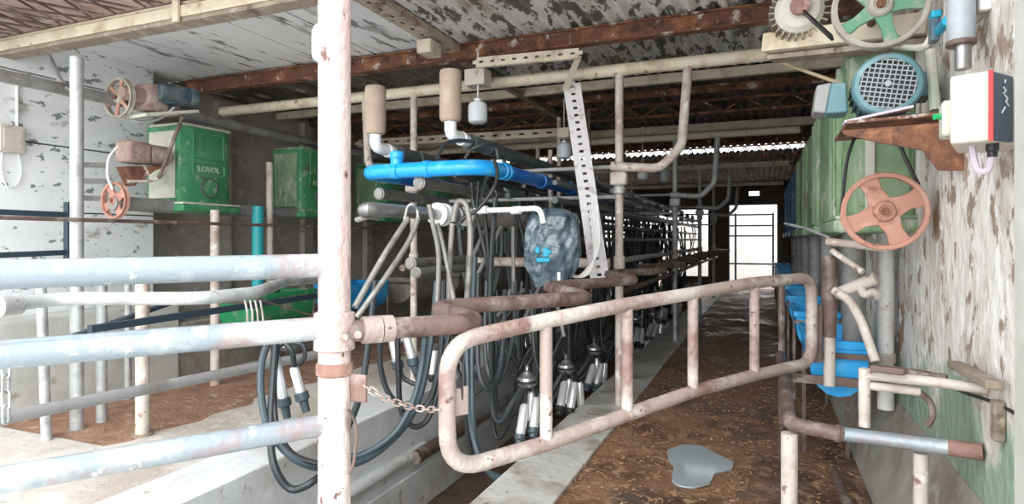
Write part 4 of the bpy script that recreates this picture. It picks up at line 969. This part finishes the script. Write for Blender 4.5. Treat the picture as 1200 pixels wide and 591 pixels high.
# hose curtain inside the gate's near end
t = thing('hose_bundle', 'thick curtain of black hoses drooping behind the near end of the gate', 'hose', P(560,540,d=4.5))
def hz(pts, r, mat=m_hose): M().tube(H(*pts), r, 8).build('hose', mat, t)
hz([(549,300,4.5),(547,390,4.4),(548,450,4.3),(552,500,4.3),(566,545,4.25),(590,560,4.25),(618,550,4.3),(645,520,4.4)], .020, m_hoseg)
hz([(556,300,4.5),(553,400,4.4),(553,470,4.3),(558,520,4.3),(575,556,4.25),(600,562,4.25),(630,545,4.3),(655,505,4.4)], .022, m_hoseg)
hz([(560,320,4.5),(559,400,4.4),(562,440,4.3),(572,456,4.3),(584,440,4.4),(590,400,4.5),(592,340,4.6)], .019)
hz([(570,330,4.5),(568,400,4.4),(573,440,4.3),(583,450,4.4),(594,425,4.5),(602,385,4.6),(604,330,4.7)], .017)
hz([(545,390,4.5),(544,440,4.3),(546,490,4.3),(553,535,4.3),(560,548,4.3)], .017, m_black)
hz([(612,330,4.8),(600,400,4.7),(585,440,4.6),(560,460,4.5),(546,466,4.5)], .012)
hz([(622,340,4.9),(625,400,4.8),(630,430,4.8),(642,440,4.8),(650,425,4.9)], .018)
hz([(636,340,4.9),(637,400,4.8),(640,440,4.8),(648,470,4.8)], .016, m_black)
# hose curtain further back (dense black)
rnd = random.Random(3)
for k in range(9):
    y = 5.55 + 1.3*k
    t = thing('hose_bundle', 'tangle of black hoses draped from the rack, %s beyond the hose curtain' % ORD[k], 'hose', (-2.0,y,.6), 'hose tangles along the pit rack')
    for i in range(9):
        x0 = rnd.uniform(-2.9,-1.62); yy = y + rnd.uniform(-.5,.5); x1 = rnd.uniform(-2.8,-1.66); zb = rnd.uniform(-.15,.8); zt = rnd.choice((1.3,1.6,1.66,1.9))
        M().tube(spline([(x0,yy,zt), (x0+.02,yy+.05,zt-.4), ((x0*2+x1)/3,yy+.1,zb+.25), ((x0+x1)/2,yy+.15,zb), ((x0+x1*2)/3,yy+.2,zb+.25), (x1,yy+.25,zt-.4), (x1,yy+.3,rnd.choice((1.5,1.66,1.84)))], 6), rnd.choice((.014,.018,.022)), 6).build('hose', rnd.choice((m_hose,m_black,m_hose,m_blackpipe)), t)
# pulsators on the lines
for k in range(10):
    for x, side in ((-1.66,'lane'),(-2.79,'platform')):
        y = 6.1 + 1.1*k; c = V((x, y, 1.99 if side == 'lane' else 2.08))
        t = thing('pulsator', 'black pulsator box on the %s side of the rack, %s from the blue bend' % (side, ORD[k]), 'pulsator', c, 'pulsators along the rack')
        M().box(c, (.09,.11,.12)).build('case', m_black, t, bevel=.012)
        M().lathe([(.03,0),(.035,.01),(.035,.05),(.02,.06)], c+V((0,0,.06)), n=12).build('cap', m_galv if k % 2 else m_blackpipe, t)
        M().tube(spline([c+V((0,.03,-.05)), c+V((.02,.05,-.14)), c+V((.0,.12,-.16)), c+V((-.02,.16,-.05)), c+V((-.04,.12,.05))]), .011, 6).build('loop_tube', m_whitepvc if k % 3 == 0 else m_hose, t)
# black ties around the blue pipe
tag(M().tube(H((579,187,4.3),(583,205,4.25),(576,225,4.2),(560,245,4.2),(540,258,4.2)), .014, 8).build('tie_hose', m_black), 'black thin hose hung over the blue pipe near its bend', 'hose')
tag(M().tube(H((545,186,4.4),(552,176,4.4),(566,170,4.4),(580,172,4.5),(584,186,4.5)), .012, 8).build('tie_hose', m_hose), 'grey thin hose arching over the blue bend', 'hose')
tag(M().tube(H((512,185,4.1),(520,170,4.2),(535,165,4.3),(556,166,4.4)), .014, 8).build('tie_hose', m_hose), 'grey bent tube under the taller filter elbow', 'hose')
# pit wash pipe
pa, pb2 = P(545,496,X=-2.88), P(632,449,X=-2.88)
t = thing('pit_pipe', 'grey pipe with a rusty sleeve running along the pit wall', 'pipe', pa)
wzp = (pa.z+pb2.z)/2
M().tube([(-2.88,pa.y-.1,wzp), (-2.88,pa.y+12,wzp)], .055, 14).build('run', m_greyp, t)
M().tube([(-2.88,pa.y-1.0,wzp), (-2.88,pa.y+.30,wzp)], .062, 14).build('sleeve', m_brown, t)
M().tube([(-2.955,.3,wzp), (-2.955,pa.y-.7,wzp)], .055, 14).build('near_run', m_concrete, t)

# ================================================================== RIGHT WALL FITTINGS
A_, B_, C_ = P(1160,82,d=1.80), P(1113,92,d=1.87), P(1185,82,d=1.86)
zt0, zb0 = A_.z, P(1160,165,d=1.80).z
lv = lambda p, z, dy=0: V((p.x, p.y+dy, z))
t = thing('control_box', 'cream and navy control box with white scrawled marks on the wall', 'box', (WR,2.3,zb0))
M().prism([lv(B_,zb0), lv(A_,zb0), lv(C_,zb0,.02), V((WR,C_.y+.02,zb0)), V((WR,2.50,zb0)), V((B_.x+.075,2.48,zb0))], (0,0,zt0-zb0)).build('cover', m_boxw, t, bevel=.008)
nv = (C_-A_); nv.z = 0; nv.normalize(); nn = V((nv.y,-nv.x,0))
M().prism([lv(A_,zb0+.004)+nv*.004+nn*.006, lv(C_,zb0+.004)+nn*.006, lv(C_,zb0+.004)-nn*.012, lv(A_,zb0+.004)+nv*.004-nn*.012], (0,0,zt0-zb0-.008)).build('end_plate', m_boxd, t, bevel=.003)
M().prism([lv(A_,zb0)+nn*.008, lv(A_,zb0)+nv*.004+nn*.008, lv(A_,zb0)+nv*.004-nn*.004, lv(A_,zb0)-nn*.004], (0,0,zt0-zb0)).build('seal', m_red, t)
m = M()
mk_ = lambda x, y: on_line(x, y, A_, C_) + nn*.009
for (x0,y0),(x1,y1) in (((1174,94),(1174,98)),((1172,103),(1175,107)),((1175,107),(1172,110)),((1173,112),(1177,116)),((1176,116),(1175,121)),((1174,126),(1170,133)),((1176,122),(1178,125))):
    m.bar(mk_(x0,y0), mk_(x1,y1), .0035, .003, up=nn)
m.build('marks', m_whiteletter, t)
M().prism([V((B_.x+.018,2.40,zb0+.05)), V((B_.x+.10,2.40,zb0+.05)), V((B_.x+.10,2.50,zb0+.05)), V((B_.x+.03,2.50,zb0+.05))], (0,0,zt0-zb0-.09)).build('side_box', m_dust, t, bevel=.01)
M().lathe([(.010,0),(.010,.02)], V((B_.x+.018,2.42,zt0-.09)), (-1,-.3,0), 12).build('button', m_green_btn, t)
g = P(1163,166,d=1.86)
M().lathe([(.017,.02),(.017,-.02),(.013,-.024),(.013,-.04)], V((g.x,g.y,zb0)), n=14).build('cable_gland', m_black, t)
M().tube(spline([V((g.x,g.y,zb0-.035)), V((g.x-.005,g.y+.02,zb0-.075)), V((g.x-.03,g.y+.03,zb0-.07)), V((g.x-.045,g.y+.03,zb0+.01))]), .010, 8).build('cable', m_lav, t)
# big grey cylinder with chrome end
cx = P(1126,30,X=.66)
t = thing('gas_cylinder', 'grey upright cylinder with a chrome neck above the control box', 'cylinder', (cx.x,cx.y,P(1126,80,X=.66).z))
zt, zb_, zn = 3.2, P(1126,53,X=.66).z, P(1128,80,X=.66).z
M().lathe([(.03,zb_),(.042,zb_+.01),(.044,zb_+.05),(.044,zt),(.03,zt+.02)], (cx.x,cx.y,0), n=24).build('barrel', m_cap, t)
M().lathe([(.044,zb_-.003),(.047,zb_),(.047,zb_+.012),(.044,zb_+.016)], (cx.x,cx.y,0), n=24).build('band', m_brown, t)
M().lathe([(.024,zn),(.026,zn+.005),(.026,zb_+.01)], (cx.x+.006,cx.y,0), n=20).build('neck', m_steel, t)
v = P(1098,33,X=.62)
t = thing('pipe_valve', 'blue plastic valve beside the grey upright cylinder', 'valve', v)
M().box(v+V((-.01,0,-.01)), (.03,.06,.09)).build('body', m_bluemot, t, bevel=.006)
M().box(v+V((-.005,0,.05)), (.035,.05,.03)).build('lever', m_cyan, t, bevel=.006)
M().tube([v+V((0,0,-.02)), V((cx.x-.04,cx.y,v.z-.02))], .018, 12).build('nozzle', m_cyan, t)
tag(M().tube(spline([P(1040,52,X=.60), P(1062,56,X=.60), P(1082,55,X=.60), P(1090,46,X=.61), P(1092,36,X=.62)]), .014, 8).build('bent_conduit', m_dust), 'dusty bent conduit curling below the iron pulley to the valve', 'conduit')
tag(M().tube([P(1090,60,X=.68), P(1096,130,X=.68)], .022, 10).build('wall_conduit', m_dust), 'dusty grey conduit running down the wall behind the teal motor', 'conduit')

# ================================================================== LIGHT
w = bpy.data.worlds.new('daylight'); bpy.context.scene.world = w; w.use_nodes = True
nt = w.node_tree; bg = nt.nodes['Background']
bg.inputs['Color'].default_value = (.90,.95,1.0,1); bg.inputs['Strength'].default_value = 2.2
sun = bpy.data.lights.new('soft_sun', 'SUN'); sun.energy = 1.6; sun.angle = math.radians(60); sun.color = (1,.96,.90)
so = bpy.data.objects.new('soft_sun', sun); C.objects.link(so)
d = V((-.12, 1.0, -.42)).normalized(); so.rotation_euler = d.to_track_quat('-Z', 'Y').to_euler()

# ================================================================== CAMERA
cam = bpy.data.cameras.new('camera'); co = bpy.data.objects.new('camera', cam); C.objects.link(co)
cam.sensor_width = 36; cam.sensor_fit = 'HORIZONTAL'; cam.lens = 36*F/1200; cam.shift_y = -(295.5-HY)/1200; cam.clip_start = .05
co.location = (0, 0, EYE); co.rotation_euler = (math.pi/2, 0, YAW)
sc = bpy.context.scene; sc.camera = co
sc.view_settings.view_transform = 'Standard'; sc.view_settings.look = 'None'; sc.view_settings.gamma = 1
sc.view_settings.use_curve_mapping = False; sc.view_settings.exposure = .72
sc.cycles.use_denoising = True
